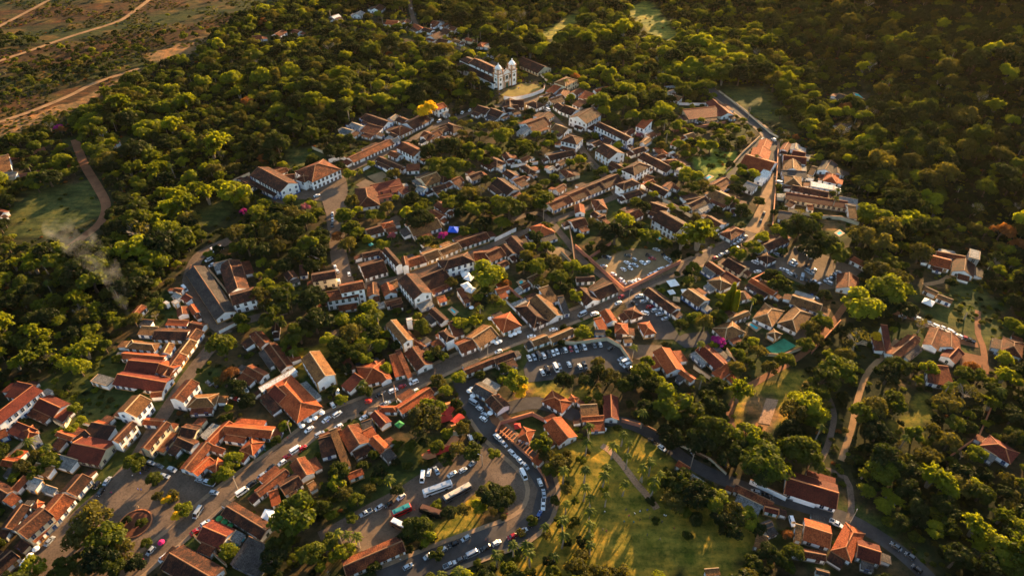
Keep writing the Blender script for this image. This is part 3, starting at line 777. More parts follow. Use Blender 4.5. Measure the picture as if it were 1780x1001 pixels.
# ------------------------------------------------------------------ the church
def frame_at(a, b):
    p, q = at(*a), at(*b); ax = (q-p)[:2]; L = float(np.linalg.norm(ax)); return p, q, L, math.atan2(ax[1], ax[0])
def build_church():
    p, q, L, ang = frame_at((866.5, 157.5), (897.5, 146.5))
    L = min(L, 27); s = L/24
    c = p[:2]+np.array([math.cos(ang), math.sin(ang)])*L/2
    root = link('church', None, None, (c[0], c[1], 0), ang, label='white and ochre baroque church with two bell towers on the walled terrace', category='church')
    root.scale = (1, 1, .75); D = 62; hn, ha = 13.5, 7.5; nw = 6.6
    # nave and aisles
    w = MB(); w.poly([(-nw, 2, 0), (-nw, D-16, 0), (-nw, D-16, hn), (-nw, 2, hn)][::-1]); w.poly([(nw, 2, 0), (nw, D-16, 0), (nw, D-16, hn), (nw, 2, hn)])
    w.poly([(nw, D-16, 0), (-nw, D-16, 0), (-nw, D-16, hn), (0, D-16, hn+3.4), (nw, D-16, hn)]); w.poly([(-nw, 2, 0), (nw, 2, 0), (nw, 2, hn), (0, 2, hn+3.4), (-nw, 2, hn)]); link('wall', w.mesh('wall', ['wall_white']), root)
    w = MB(); w.box((0, D-8, 5.6), (2*nw-2, 16, 11.2)); link('wall', w.mesh('wall', ['wall_white']), root)
    r = MB(); r.slab([(-nw-.6, 1.6, hn), (-nw-.6, D-15.4, hn), (0, D-15.4, hn+3.6), (0, 1.6, hn+3.6)][::-1], .25); r.slab([(nw+.6, 1.6, hn), (nw+.6, D-15.4, hn), (0, D-15.4, hn+3.6), (0, 1.6, hn+3.6)], .25)
    rf = link('roof', r.mesh('roof', ['tile_dark']), root); cp = MB(); cp.tube([(0, 1.6, hn+3.6), (0, D-15.4, hn+3.6)], [.28, .28], 5); cp.tube([(-nw-.6, D-15.4, hn), (0, D-15.4, hn+3.6)], [.25, .25], 5); link('ridge_cap', cp.mesh('ridge_cap', ['ridge_orange']), rf)
    r = MB(); n2 = nw-.4; r.slab([(-n2, D-15.2, 11), (-n2, D+.5, 11), (0, D-2, 13.8), (0, D-15.2, 13.8)][::-1], .25); r.slab([(n2, D-15.2, 11), (n2, D+.5, 11), (0, D-2, 13.8), (0, D-15.2, 13.8)], .25); r.slab([(-n2, D+.5, 11), (n2, D+.5, 11), (0, D-2, 13.8)][::-1], .2); link('roof', r.mesh('roof', ['tile_dark']), root)
    for sgn in (-1, 1):
        w = MB(); w.box((sgn*(nw+2.9), D/2, ha/2), (5.8, D-7, ha)); link('aisle_wall', w.mesh('aisle_wall', ['wall_white']), root)
        w = MB(); P = [(sgn*(nw+6.3), 3.2, ha-.1), (sgn*(nw+6.3), D-3, ha-.1), (sgn*(nw+.05), D-3, ha+2.7), (sgn*(nw+.05), 3.2, ha+2.7)]; w.slab(P if sgn > 0 else P[::-1], .22); link('aisle_roof', w.mesh('aisle_roof', ['tile_dark']), root)
        for k in range(9):
            y = 8+k*6; d = k in (1, 2, 4, 7); o = link('door' if d else 'window', window_mesh('shutter_blue', d), root, (sgn*(nw+5.83), y, .1 if d else 3), sgn*math.pi/2); o.scale = (1.3, 1, 1.3)
            if k < 5: o = link('window', window_mesh('shutter_white', False), root, (sgn*(nw+.03), y+4, ha+3.2), sgn*math.pi/2); o.scale = (1.3, 1, 1.3)
    # facade
    f = MB(); fw = L/2-3.2
    f.poly([(-fw, 1, 0), (fw, 1, 0), (fw, 1, 15.5), (-fw, 1, 15.5)]); f.box((0, 1.55, 7.7), (2*fw, 1, 15.4))
    prof = [(-fw, 15.5), (-fw, 16.6), (-fw*.72, 16.8), (-fw*.52, 18.2), (-fw*.40, 20.2), (-fw*.2, 21.0), (0, 22.6), (fw*.2, 21.0), (fw*.40, 20.2), (fw*.52, 18.2), (fw*.72, 16.8), (fw, 16.6), (fw, 15.5)]
    for yy, o_ in ((.95, 1), (1.9, -1)): f.poly([(x, yy, z) for x, z in prof][::-o_])
    for (x0, z0), (x1, z1) in zip(prof, prof[1:]): f.poly([(x0, .95, z0), (x0, 1.9, z0), (x1, 1.9, z1), (x1, .95, z1)])
    link('facade', f.mesh('facade', ['wall_white']), root)
    t = MB()
    for (x0, z0), (x1, z1) in zip(prof[1:], prof[2:-1]): t.tube([(x0, .8, z0), (x1, .8, z1)], [.32, .32], 6)
    for x in (-fw+.3, -fw*.36, fw*.36, fw-.3): t.box((x, .85, 7.9), (.75, .35, 15.6))
    t.box((0, .8, 15.6), (2*fw, .5, .7)); t.box((0, .8, 9.2), (2*fw, .4, .5)); link('stone_trim', t.mesh('stone_trim', ['stone_trim']), root)
    cr = MB(); cr.box((0, 1.4, 24.2), (.25, .25, 3)); cr.box((0, 1.4, 24.6), (1.4, .24, .24)); link('cross', cr.mesh('cross', ['stone_trim']), root)
    d = MB(); d.box((0, .8, 2.6), (2.6, .3, 5.2)); link('door', d.mesh('door', ['shutter_green']), root)
    d = MB(); d.box((-1.6, .75, 2.8), (.5, .5, 5.8)); d.box((1.6, .75, 2.8), (.5, .5, 5.8)); d.box((0, .75, 6), (4, .55, .8)); link('door_frame', d.mesh('door_frame', ['stone_trim']), root)
    for x in (-fw*.62, fw*.62, 0):
        o = link('window', window_mesh('shutter_green', False), root, (x, .86, 10.2)); o.scale = (1.7, 1, 1.9)
    for sgn in (-1, 1):
        tx = sgn*(L/2-2.6); T = MB(); T.box((tx, 3, 9.2), (6, 6, 18.4)); tw = link('tower', T.mesh('tower', ['wall_white']), root)
        B = MB()
        for i in (-1, 1):
            for j in (-1, 1): B.box((tx+i*2.75, 3+j*2.75, 9.2), (.85, .85, 18.45)); B.box((tx+i*2.2, 3+j*2.2, 21), (1.1, 1.1, 5.2))
        B.box((tx, 3, 18.7), (7, 7, .6)); B.box((tx, 3, 15.6), (6.7, 6.7, .5)); B.box((tx, 3, 23.9), (6.4, 6.4, .6)); link('stone_trim', B.mesh('stone_trim', ['stone_trim']), tw)
        B = MB()
        for i, j, a_, b_ in ((0, -1, 1.1, .8), (0, 1, 1.1, .8), (-1, 0, .8, 1.1), (1, 0, .8, 1.1)):
            for k in (-1, 1): B.box((tx+i*2.3+(k*1.25 if i == 0 else 0), 3+j*2.3+(k*1.25 if j == 0 else 0), 21), (.8, .8, 5.2))
            B.box((tx+i*2.3, 3+j*2.3, 23.0), (3.2 if i == 0 else .8, 3.2 if j == 0 else .8, 1.2))
        link('belfry', B.mesh('belfry', ['wall_white']), tw)
        B = MB(); B.lathe([(3.3, 24.2), (3.2, 25.2), (2.6, 26.6), (1.7, 27.8), (.9, 28.6), (.45, 29.4), (.4, 30.2), (.55, 30.6), (0, 31.2)], 8, 0, (tx, 3)); link('dome', B.mesh('dome', ['wall_white']), tw)
        for i in (-1, 1):
            for j in (-1, 1):
                B = MB(); B.lathe([(.3, 24.2), (.35, 25), (.1, 25.6), (.25, 26), (0, 26.6)], 6, 0, (tx+i*2.8, 3+j*2.8)); link('pinnacle', B.mesh('pinnacle', ['stone_trim']), tw)
        B = MB(); B.lathe([(.9, 20.4), (.75, 20.9), (.6, 21.8), (.2, 22.3)], 8, 0, (tx, 3)); link('bell', B.mesh('bell', ['metal_dark']), tw)
        for z in (5, 11): o = link('window', window_mesh('shutter_green', False, True), root, (tx, -.02, z)); o.scale = (1.4, 1, 1.7)
        for z in (5, 11): o = link('window', window_mesh('shutter_green', False, True), root, (tx+sgn*3.02, 3, z), sgn*math.pi/2); o.scale = (1.4, 1, 1.7)
    FOOT.append((c[0]-math.sin(ang)*D/2, c[1]+math.cos(ang)*D/2, ang, L/2, D/2+2))

def extend_houses():
    """lean-to wings and back kitchens on the free sides of the houses"""
    rnd = random.Random(8); n = 0
    for root, rx, ry, rrz, c, ang, L, W, tone, wall, far in list(ROOTS):
        if root.name.startswith('shed') or rnd.random() < .06: continue
        ca, sa = math.cos(ang), math.sin(ang); R_ = lambda u, v: np.array([c[0]+u*ca-v*sa, c[1]+u*sa+v*ca, 0.0])
        sides = [0, 1, 2, 3]; rnd.shuffle(sides); made = 0
        for sd in sides:
            if made >= (3 if L > 16 else 2 if L > 8 else 1): break
            d = rnd.uniform(3.2, 5.5); l = min((L if sd < 2 else W)*rnd.uniform(.4, .85), 14); off = rnd.uniform(-.5, .5)*((L if sd < 2 else W)-l)
            if sd == 0: q = [(off-l/2, W/2+d), (off+l/2, W/2+d), (off+l/2, W/2+.1)]
            elif sd == 1: q = [(off-l/2, -W/2-d), (off+l/2, -W/2-d), (off+l/2, -W/2-.1)]
            elif sd == 2: q = [(L/2+d, off-l/2), (L/2+d, off+l/2), (L/2+.1, off+l/2)]
            else: q = [(-L/2-d, off-l/2), (-L/2-d, off+l/2), (-L/2-.1, off+l/2)]
            A, B, C = [R_(*t) for t in q]; D = A+C-B; ok = True
            tx = []; ty = []
            for i in (.02, .5, .98):
                for j in (0.0, .5, .85): t = A+(B-A)*i+(C-B)*j; tx.append(t[0]); ty.append(t[1])
            if blocked(np.array(tx), np.array(ty), .4).any(): continue
            tn = rnd.choice([tone, tone, 'd', 'm', 'D', 'c', 'm', 'd'])
            block(root, rx, ry, rrz, A, B, C, 's', tn, wall, 1, 0, rnd, 'plinth_grey', low_=rnd.uniform(2.3, 2.8)); made += 1; n += 1
    print('WINGS', n)
# ------------------------------------------------------------------ vehicles
CARMESH = {}
def loft(b, secs, mi=0):
    """secs: list of closed rings with equal counts, joined and capped"""
    n = len(secs[0])
    for s, t in zip(secs, secs[1:]):
        for i in range(n):
            j = (i+1) % n; b.poly([s[i], s[j], t[j], t[i]], mi)
    b.poly(secs[0][::-1], mi); b.poly(secs[-1], mi)
CS = 1.03
def car_meshes(kind):
    if kind in CARMESH: return CARMESH[kind]
    L, W, hb, ht = dict(hatch=(3.9, 1.72, .86, 1.5), sedan=(4.5, 1.76, .88, 1.45), suv=(4.6, 1.88, 1.0, 1.78), pickup=(5.2, 1.85, 1.0, 1.75), van=(5.4, 1.98, 1.1, 2.3))[kind]
    a, w = L/2, W/2
    b = MB()
    def ring(x, ww, z0, z1): return [(x, -ww, z0), (x, ww, z0), (x, ww*1.0, z1*.7+z0*.3), (x, ww*.9, z1), (x, -ww*.9, z1), (x, -ww, z1*.7+z0*.3)]
    loft(b, [ring(-a, w*.86, .38, hb*.86), ring(-a+.18, w*.97, .25, hb*.97), ring(-a*.4, w, .22, hb), ring(a*.35, w, .22, hb), ring(a*.75, w*.97, .25, hb*.9), ring(a-.12, w*.9, .3, hb*.74), ring(a, w*.8, .36, hb*.6)])
    cabs = dict(hatch=(-a+.12, -a+.55, .35, 1.05), sedan=(-a+.75, -a+1.3, .45, 1.2), suv=(-a+.1, -a+.4, .65, 1.25), pickup=(-.75, -.45, .7, 1.35), van=(-a+.05, -a+.15, 1.55, 2.3))[kind]
    x0, x1, x2, x3 = cabs; wt, wb = w*.74, w*.9
    g = MB(); B0 = [(x0, -wb, hb-.02), (x3, -wb, hb-.02), (x3, wb, hb-.02), (x0, wb, hb-.02)]; T0 = [(x1, -wt, ht-.08), (x2, -wt, ht-.08), (x2, wt, ht-.08), (x1, wt, ht-.08)]
    for i in range(4): j = (i+1) % 4; g.poly([B0[i], B0[j], T0[j], T0[i]])
    b2 = MB(); 
    r = [(x1-.06, -wt-.02, ht-.09), (x2+.06, -wt-.02, ht-.09), (x2+.06, wt+.02, ht-.09), (x1-.06, wt+.02, ht-.09)]; t = [(x1+.1, -wt+.1, ht), (x2-.1, -wt+.1, ht), (x2-.1, wt-.1, ht), (x1+.1, wt-.1, ht)]
    loft(b, [r, t])
    for i in range(4): b.tube([B0[i], T0[i]], [.05, .05], 4)
    if kind in ('hatch', 'suv', 'sedan', 'van'):
        for s in (-1, 1): b.tube([((x0+x3)/2-.1, s*(wb+.01), hb), ((x1+x2)/2, s*(wt+.01), ht-.06)], [.05, .05], 4)
    if kind == 'pickup': 
        b.box((-1.7, w-.08, 1.12), (1.6, .12, .28)); b.box((-1.7, -w+.08, 1.12), (1.6, .12, .28)); g.box((-1.7, 0, 1.02), (1.55, W-.3, .06))
    if kind == 'van':
        b.box((-.9, 0, ht-.25), (3.0, 2*wt+.22, .3))
    wh = MB(); wh.tube([(0, -.11, 0), (0, .11, 0)], [.33, .33], 12, 0); wh.tube([(0, -.125, 0), (0, .125, 0)], [.17, .17], 8, 1)
    hl = MB(); hl.box((0, 0, 0), (.1, .38, .16))
    CARMESH[kind] = (b, g, wh.mesh('wheel', ['tyre', 'car_silver']), hl.mesh('headlight', ['head_lamp']), L, W, hb, {})
    return CARMESH[kind]
GM = {}
CN = dict(w='white', s='silver', k='black', r='red', b='blue', g='dark grey', y='yellow')
CMAT = dict(w='car_white', s='car_silver', k='car_black', r='car_red', b='car_blue', g='car_grey', y='car_yellow')
KT = dict(hatch='hatchback', sedan='saloon car', suv='tall estate car', pickup='pickup', van='van')
rc = random.Random(77)
def make_car(kind, col, pos, rz, label, group, far):
    b, g, wh, hl, L, W, hb, bm = car_meshes(kind)
    if col not in bm: bm[col] = b.mesh('body', [CMAT[col]])
    if kind not in GM: GM[kind] = g.mesh('windows', ['car_glass'])
    r = link('parked_'+('car' if kind in ('hatch', 'sedan', 'suv') else kind), None, None, pos, rz, label=label, category='van' if kind == 'van' else ('pickup' if kind == 'pickup' else 'car'), group=group)
    r.scale = (CS, CS, CS)
    link('body', bm[col], r); link('glass', GM[kind], r)
    if far: return r
    for x in (-L*.31, L*.32):
        for y in (-W/2+.1, W/2-.1): link('wheel', wh, r, (x, y, .33))
    for y in (-W*.33, W*.33): link('headlight', hl, r, (L/2-.03, y, hb*.62))
    return r
# crop, x, y, heading dx, dy (crop pixels), colour; rows: name first
CARS = """
# curved kerb row round the lawn
Q6 145 590 40 40 w
Q6 208 655 38 38 s
Q6 297 750 38 40 w
Q6 368 822 35 40 w
Q6 432 885 35 40 s
Q6 412 975 20 40 w
R6 292 190 15 40 w
R6 325 290 6 40 s
R6 320 385 -2 40 w
R6 285 470 -18 38 b
R6 225 550 -35 28 k
R6 145 610 -45 22 w
R6 50 660 -45 20 r
# outer kerb of the lower road
R5 1410 715 -45 25 w
R5 1320 755 -45 22 k
R5 1205 810 -45 22 s
R5 1105 858 -45 22 g
R5 1005 905 -45 22 s
# inner kerb of the lower road
R5 1145 675 -40 25 s
R5 1040 725 -42 22 k
R5 940 780 -42 26 s
R5 825 828 -42 26 s
R5 645 920 -42 24 s
# slope road beside the palms
R5 280 458 -42 22 s
R5 395 410 -40 25 s
R5 480 380 -40 25 k
R5 583 318 -38 30 w
R5 1120 85 -40 25 w
R5 1205 25 -35 30 s
R5 825 105 -8 36 w
R5 770 150 -5 36 w
R5 890 90 10 20 s
R5 1025 120 -30 20 w
# main street traffic below the market hall
Q5 45 410 -45 35 w
Q5 155 355 -45 30 w
Q5 110 260 25 40 w
Q5 170 480 -45 22 w
Q5 730 115 -48 20 w
Q5 940 30 -45 20 w
Q5 820 70 -45 20 r
Q5 475 215 -40 20 r
Q5 845 165 -40 20 s
Q5 950 120 -40 20 w
Q5 500 325 -45 18 w
Q5 650 250 -45 22 s
Q5 425 390 -40 20 w
Q5 590 160 -40 20 k
# asphalt forecourt by the dark gabled house
Q5 1555 240 40 25 s
Q5 1610 295 40 25 w
Q5 1665 360 40 25 s
Q5 1648 402 40 28 w
Q5 1520 600 15 35 w
Q5 1570 610 20 38 g
# grass lot behind the market hall
Q4 785 45 30 30 s
Q4 855 105 35 30 w
Q4 490 40 25 25 g
Q4 555 60 30 25 k
Q4 690 80 25 25 k
Q4 745 165 35 -30 w
Q4 795 178 35 -30 r
Q4 825 195 35 -30 w
Q4 870 230 35 -30 k
# kerb row on the steep main street
Q4 1515 510 -40 28 w
Q4 1625 560 -35 20 s
Q4 1690 410 -40 28 s
Q4 1380 720 -42 28 w
Q4 1450 700 -40 28 r
Q4 1290 790 -42 28 r
Q4 1240 850 -42 28 w
Q4 1130 900 -42 28 k
Q4 1045 975 -42 28 s
R4 880 130 -42 28 s
R4 950 75 -42 28 k
R4 780 205 -42 28 k
R4 705 275 -42 28 w
R4 385 545 -42 28 w
R4 300 615 -42 28 r
R4 120 780 -42 28 k
R4 30 840 -42 28 w
# square beside the cream house
Q4 115 925 40 15 s
Q4 35 985 40 15 s
R4 340 175 40 10 s
R4 415 200 40 12 s
R4 460 280 40 8 s
R4 320 455 -25 40 s
R3 1245 70 35 12 s
R3 1195 110 30 12 k
R3 1310 95 30 12 g
R3 1365 180 35 8 s
R3 1420 120 30 12 s
R3 885 220 -28 38 s
R3 800 250 -28 38 k
R3 830 310 -28 38 k
R3 410 715 -32 36 s
R3 1245 795 -30 32 s
R3 1360 850 -38 30 w
# upper main street
P5 350 795 -45 18 w
P5 140 880 -45 20 w
P5 1215 480 -45 15 w
P5 1555 325 -45 5 w
P6 425 100 -40 20 s
P6 550 95 -40 12 w
P6 130 255 -40 5 w
# far rank of the walled parking lot
P5 1530 545 20 40 w
P5 1580 535 20 40 s
P5 1628 530 20 40 k
P5 1675 520 20 40 w
P5 1730 500 20 40 k
P6 30 520 20 40 w
P6 80 508 20 40 k
P6 125 495 20 40 w
P6 165 480 20 40 w
P6 210 470 20 40 k
P6 250 462 20 40 w
P6 305 455 20 40 r
P6 360 455 20 40 s
P6 400 432 20 40 k
P6 445 432 20 40 w
P6 545 415 20 40 g
P6 607 405 15 40 w
P6 715 445 -30 20 k
# near rank of the walled parking lot
P5 1665 690 20 40 w
P5 1710 680 20 40 k
P6 20 695 20 40 w
P6 65 680 20 40 k
P6 155 650 20 40 w
P6 190 630 20 40 s
P6 290 610 20 40 w
P6 400 630 20 40 w
P6 450 620 20 40 g
P6 825 555 -40 20 s
P6 855 590 -40 20 w
P6 880 620 -40 20 w
P6 905 655 -40 20 k
# yard of the long dark house
P6 1170 60 -40 8 s
P6 1215 95 -40 8 s
P6 1270 145 -40 8 s
P6 1120 20 -40 5 r
P6 1065 85 30 10 w
N3 695 850 -35 5 s
N3 760 905 -35 5 r
N3 440 865 -35 18 w
N3 470 800 -25 15 r
N3 655 795 -35 10 w
N3 600 870 30 20 k
# row along the wall of the dirt lot
N3 770 572 -30 20 w
N3 812 558 -30 20 w
N3 848 530 -30 20 w
N3 880 515 -30 20 w
N3 935 503 -30 20 w
N3 965 490 -30 20 s
# middle of the dirt lot
N3 530 455 30 15 w
N3 605 420 25 25 s
N3 610 480 30 15 s
N3 560 510 30 20 w
N3 490 522 30 20 w
N3 690 455 30 20 w
N3 742 450 25 -15 w
N3 785 412 35 5 r
N3 755 385 30 10 k
N3 540 380 30 5 k
N3 335 402 30 20 s
N3 305 395 30 10 k
N3 285 490 30 0 s
N3 390 572 35 10 w
N3 475 630 30 15 w
N3 488 658 30 15 s
N3 570 660 30 20 s
N3 608 648 30 20 w
N3 645 632 30 10 w
N3 830 320 30 10 s
N3 905 380 28 28 k
N3 925 405 28 28 w
N3 960 430 28 28 s
# roadside east of the dirt lot
N3 1430 403 -30 15 r
N3 1495 370 -30 15 w
N3 1555 345 -30 12 w
N3 1620 272 -30 15 s
N3 1645 300 -30 10 w
N3 1680 230 -30 18 w
N3 1735 190 -25 15 s
N3 1085 258 28 20 w
N3 1495 160 30 -5 w
N3 1530 145 30 -10 w
N4 310 450 35 15 w
N4 335 545 35 -5 w
# gravel lot by the huge crowns
N4 600 330 30 25 w
N4 530 368 30 15 s
N4 565 378 30 15 k
N4 685 470 35 20 s
N4 712 448 30 20 w
N4 855 542 30 20 s
N4 885 562 30 10 s
N4 912 530 25 -15 s
N4 838 495 20 20 k
N4 805 340 20 25 s
N4 858 395 20 20 s
N4 745 310 25 10 k
N4 1040 630 20 -10 s
N4 1060 660 30 15 s
N4 1075 618 25 -10 s
N4 1105 600 20 25 k
N4 1132 590 20 25 s
N4 1165 560 20 20 s
# lower edge of the gravel lot
N4 595 525 30 15 s
N4 642 545 30 15 w
N4 675 570 30 10 w
N4 715 587 20 20 k
N4 790 605 -5 30 s
N4 835 625 -5 30 k
N4 880 640 -5 30 g
N4 925 655 15 25 s
N4 965 670 25 -20 s
# verge below the gravel lot
N4 890 800 15 30 b
N4 937 820 22 28 s
N4 1560 515 25 18 s
N4 1610 545 25 18 s
N4 1595 582 25 8 w
# sunlit dirt road
M4 400 832 -12 35 k
M4 365 915 -12 35 k
M4 548 505 28 4 w
M4 562 525 28 4 s
M4 568 545 28 4 w
M4 575 565 28 4 k
M4 1350 535 28 6 k
M4 500 80 20 15 w
M4 375 90 -20 20 k
M4 1135 130 10 30 w
# street beside the church hill
K3 275 715 15 12 w
K3 277 740 18 8 w
K3 620 902 18 8 w
K3 1212 745 30 2 w
K3 1270 822 18 10 w
K3 1300 818 18 10 w
K3 1330 815 18 10 s
K3 1360 812 18 10 w
K3 1390 808 18 10 w
K2 1060 60 5 12 w
K2 1105 82 10 12 w
K2 1085 105 10 15 k
K2 1245 815 -20 12 w
K2 1400 757 -10 14 w
K2 1450 742 -10 10 w
K2 1360 770 -20 10 k
K2 1530 365 20 8 s
K2 1565 378 20 8 w
K2 1600 390 20 8 w
# wide street below the white inn
M1 1048 842 0 25 s
M1 1050 898 0 28 w
M1 1048 955 0 25 k
M1 890 652 -25 8 w
N1 920 122 15 25 w
N1 1097 540 20 25 w
N1 1217 570 10 35 w
N1 1112 645 5 25 w
N1 1075 495 5 20 w
# meadow gate row
Q2 800 190 -25 -8 w
Q2 840 207 -25 -12 w
Q2 885 226 -25 -10 w
Q2 945 243 -25 -12 w
Q2 990 265 -25 -12 w
Q2 1040 290 -25 -14 w
Q2 1105 322 -25 -16 w
Q2 1172 345 -25 -10 r
Q2 1210 365 -25 -10 k
Q2 520 122 30 5 s
Q2 640 120 25 5 s
Q2 690 150 25 5 s
Q2 1500 512 35 15 s
# lane by the dark red roofs
R7 665 272 40 12 s
R7 765 308 40 12 k
R7 978 530 8 25 w
R7 1360 548 35 18 w
R8 485 747 35 25 g
R8 605 830 35 25 g
R8 665 940 30 25 k
Q6 1210 500 35 10 w
R1 150 582 28 22 w
R1 70 525 28 20 k
# back yards of the old town
S1 530 152 15 15 w
S1 615 122 15 15 w
S1 490 248 -30 15 w
S1 520 302 -30 15 w
S1 245 548 20 22 w
N2 895 782 -30 15 s
N2 1405 718 25 15 w
P4 1220 915 5 35 s
P2 520 600 30 15 s
"""
def build_cars():
    name = ''; rows = {}
    for l in CARS.strip().splitlines():
        if l[0] == '#': name = l[2:]; rows[name] = []; continue
        c, x, y, dx, dy, col = l.split(); x, y, dx, dy = map(float, (x, y, dx, dy)); px, py = cpx(c, x, y); z = CROP[c][2]
        p, q = at(px, py, .4), at(px+dx/z, py+dy/z, .4); p[2] = float(gz(p[0], p[1]))+.10
        d = q-p; rows[name].append((p, math.atan2(d[1], d[0])+(0 if rc.random() < .5 else math.pi), col))
    for name, l in rows.items():
        cnt = {}
        for p, rz, col in l:
            kind = rc.choice(['hatch', 'hatch', 'sedan', 'hatch', 'suv', 'sedan', 'hatch', 'sedan', 'hatch', 'pickup', 'hatch', 'van', 'suv', 'sedan', 'hatch'])
            k = (col, kind); cnt[k] = cnt.get(k, 0)+1
            txt = f"{CN[col]} {KT[kind]}"
            lab = [txt, name, cnt[k]]
            o = make_car(kind, col, p, rz, '', 'cars parked or driving in the town', np.linalg.norm(p) > 560); o['_l'] = 1; lab.append(o)
            l_ = rows.setdefault('_all', []) if False else ALLC.append(lab)
    tot = {}
    for t, nme, i, o in ALLC: tot[(t, nme)] = max(tot.get((t, nme), 0), i)
    for t, nme, i, o in ALLC:
        del o['_l']
        o['label'] = f"{t}, {nme}" if tot[(t, nme)] == 1 else f"{t}, number {i} of such, {nme}"
ALLC = []
BUSES = [('R5', 770, 270, 1020, 180, 'car_silver', 'car_white', 'white and silver coach parked alongside the tan coach'), ('R5', 945, 330, 1190, 195, 'car_tan', 'car_grey', 'tan-roofed long coach parked nearest the lawn trees'), ('R5', 745, 390, 940, 455, 'car_brown', 'car_black', 'brown-roofed dark bus half under a tree'), ('R5', 500, 455, 665, 380, 'fabric_teal', 'car_red', 'small teal-roofed bus with red flank'), ('R5', 495, 505, 640, 575, 'car_white', 'car_brown', 'short minibus with white roof bars under the large tree')]
def build_buses():
    for c, x0, y0, x1, y1, roof, side, lab in BUSES:
        p, q = at(*cpx(c, x0, y0), 3.2), at(*cpx(c, x1, y1), 3.2); L = min(13.0, np.linalg.norm((q-p)[:2])); m = (p+q)/2; a = math.atan2(q[1]-p[1], q[0]-p[0])
        r = link('coach', None, None, (m[0], m[1], 0.03), a+math.pi, label=lab, category='bus', group='coaches on the forecourt'); h, w = L/2, 1.3
        def ring(x, ww, z0, z1): return [(x, -ww, z0), (x, ww, z0), (x, ww, z1-.35), (x, ww*.86, z1), (x, -ww*.86, z1), (x, -ww, z1-.35)]
        b = MB(); loft(b, [ring(-h, w*.95, .5, 3.0), ring(-h+.25, w, .4, 3.25), ring(h-.5, w, .4, 3.25), ring(h, w*.93, .5, 2.9)]); link('body', b.mesh('body', [side]), r)
        b = MB(); b.box((-.1, 0, 3.29), (L-1.0, w*1.66, .1)); b.box((L*.18, 0, 3.42), (2.2, 1.5, .2)); b.box((-L*.25, 0, 3.42), (1.8, 1.5, .18)); link('roof', b.mesh('roof', [roof]), r)
        for s in (-1, 1):
            b = MB(); b.box((-.2, s*(w+.01), 2.15), (L-1.6, .06, .95)); link('side_window', b.mesh('side_window', ['car_glass']), r)
        b = MB(); b.box((h-.12, 0, 2.0), (.3, w*1.7, 1.3)); link('windscreen', b.mesh('windscreen', ['car_glass']), r)
        wm = MB(); wm.tube([(0, -.16, 0), (0, .16, 0)], [.5, .5], 12); wm = wm.mesh('wheel', ['tyre'])
        for x in (-h*.55, h*.6):
            for y in (-w+.1, w-.1): link('wheel', wm, r, (x, y, .5))
# ------------------------------------------------------------------ trees
def crown_mesh(name, mat, R, Ht, lobes, n, size, seed, flat_=0.75, droop=0.0, cone=False):
    g = np.random.default_rng(seed); cs = []; rr = []
    for k in range(lobes):
        a = g.uniform(0, 2*math.pi); q = math.sqrt(g.uniform(0.01, 1))*R*.8; z = Ht*(.40+.42*(1-(q/R)**2)*g.uniform(.55, 1.25))
        if cone: z = Ht*g.uniform(.2, .9); q = (1-z/Ht)*R*.8*g.uniform(.3, 1)
        cs.append((q*math.cos(a), q*math.sin(a), z)); rr.append(R*g.uniform(.20, .42))
    cs = np.array(cs); rr = np.array(rr)
    k = g.choice(lobes, n*2, p=rr**2/np.sum(rr**2)); d = g.normal(size=(n*2, 3)); d /= np.linalg.norm(d, axis=1)[:, None]; d[:, 2] = np.where(d[:, 2] < -.35, -d[:, 2], d[:, 2])
    sh = rr[k][:, None]*np.clip(.96+.17*g.normal(size=(n*2, 1)), .5, 1.5)
    p = cs[k]+d*sh*np.array([1, 1, flat_])
    # drop clumps buried inside other lobes
    keep = np.ones(len(p), bool)
    for c, r in zip(cs, rr): keep &= ~(np.linalg.norm((p-c)/np.array([1, 1, flat_]), axis=1) < r*.6)
    p = p[keep][:n]; d = d[keep][:n]; m = len(p)
    d = d+g.normal(size=d.shape)*.45; d[:, 2] += .25; d /= np.linalg.norm(d, axis=1)[:, None]
    t = np.cross(d, g.normal(size=d.shape)); t /= np.linalg.norm(t, axis=1)[:, None]; b = np.cross(d, t)
    s = size*g.uniform(.6, 1.3, (m, 1)); e = g.uniform(.5, 1.0, (m, 1))
    if droop: p[:, 2] -= droop*g.uniform(0, 1, m)
    V = np.stack([p-t*s-b*s*e*.35, p+t*s*.3-b*s*e, p+t*s+b*s*e*.3, p-t*s*.25+b*s*e+d*s*.3], 1).reshape(-1, 3)
    return quads(name, V, mat)
def quads(name, V, mat):
    me = bpy.data.meshes.new(name); n = len(V)//4
    me.vertices.add(len(V)); me.vertices.foreach_set('co', V.astype(np.float32).ravel()); me.loops.add(len(V)); me.loops.foreach_set('vertex_index', np.arange(len(V), dtype=np.int32))
    me.polygons.add(n); me.polygons.foreach_set('loop_start', np.arange(0, len(V), 4, dtype=np.int32)); me.polygons.foreach_set('loop_total', np.full(n, 4, dtype=np.int32))
    me.materials.append(mat); me.update(calc_edges=True); return me
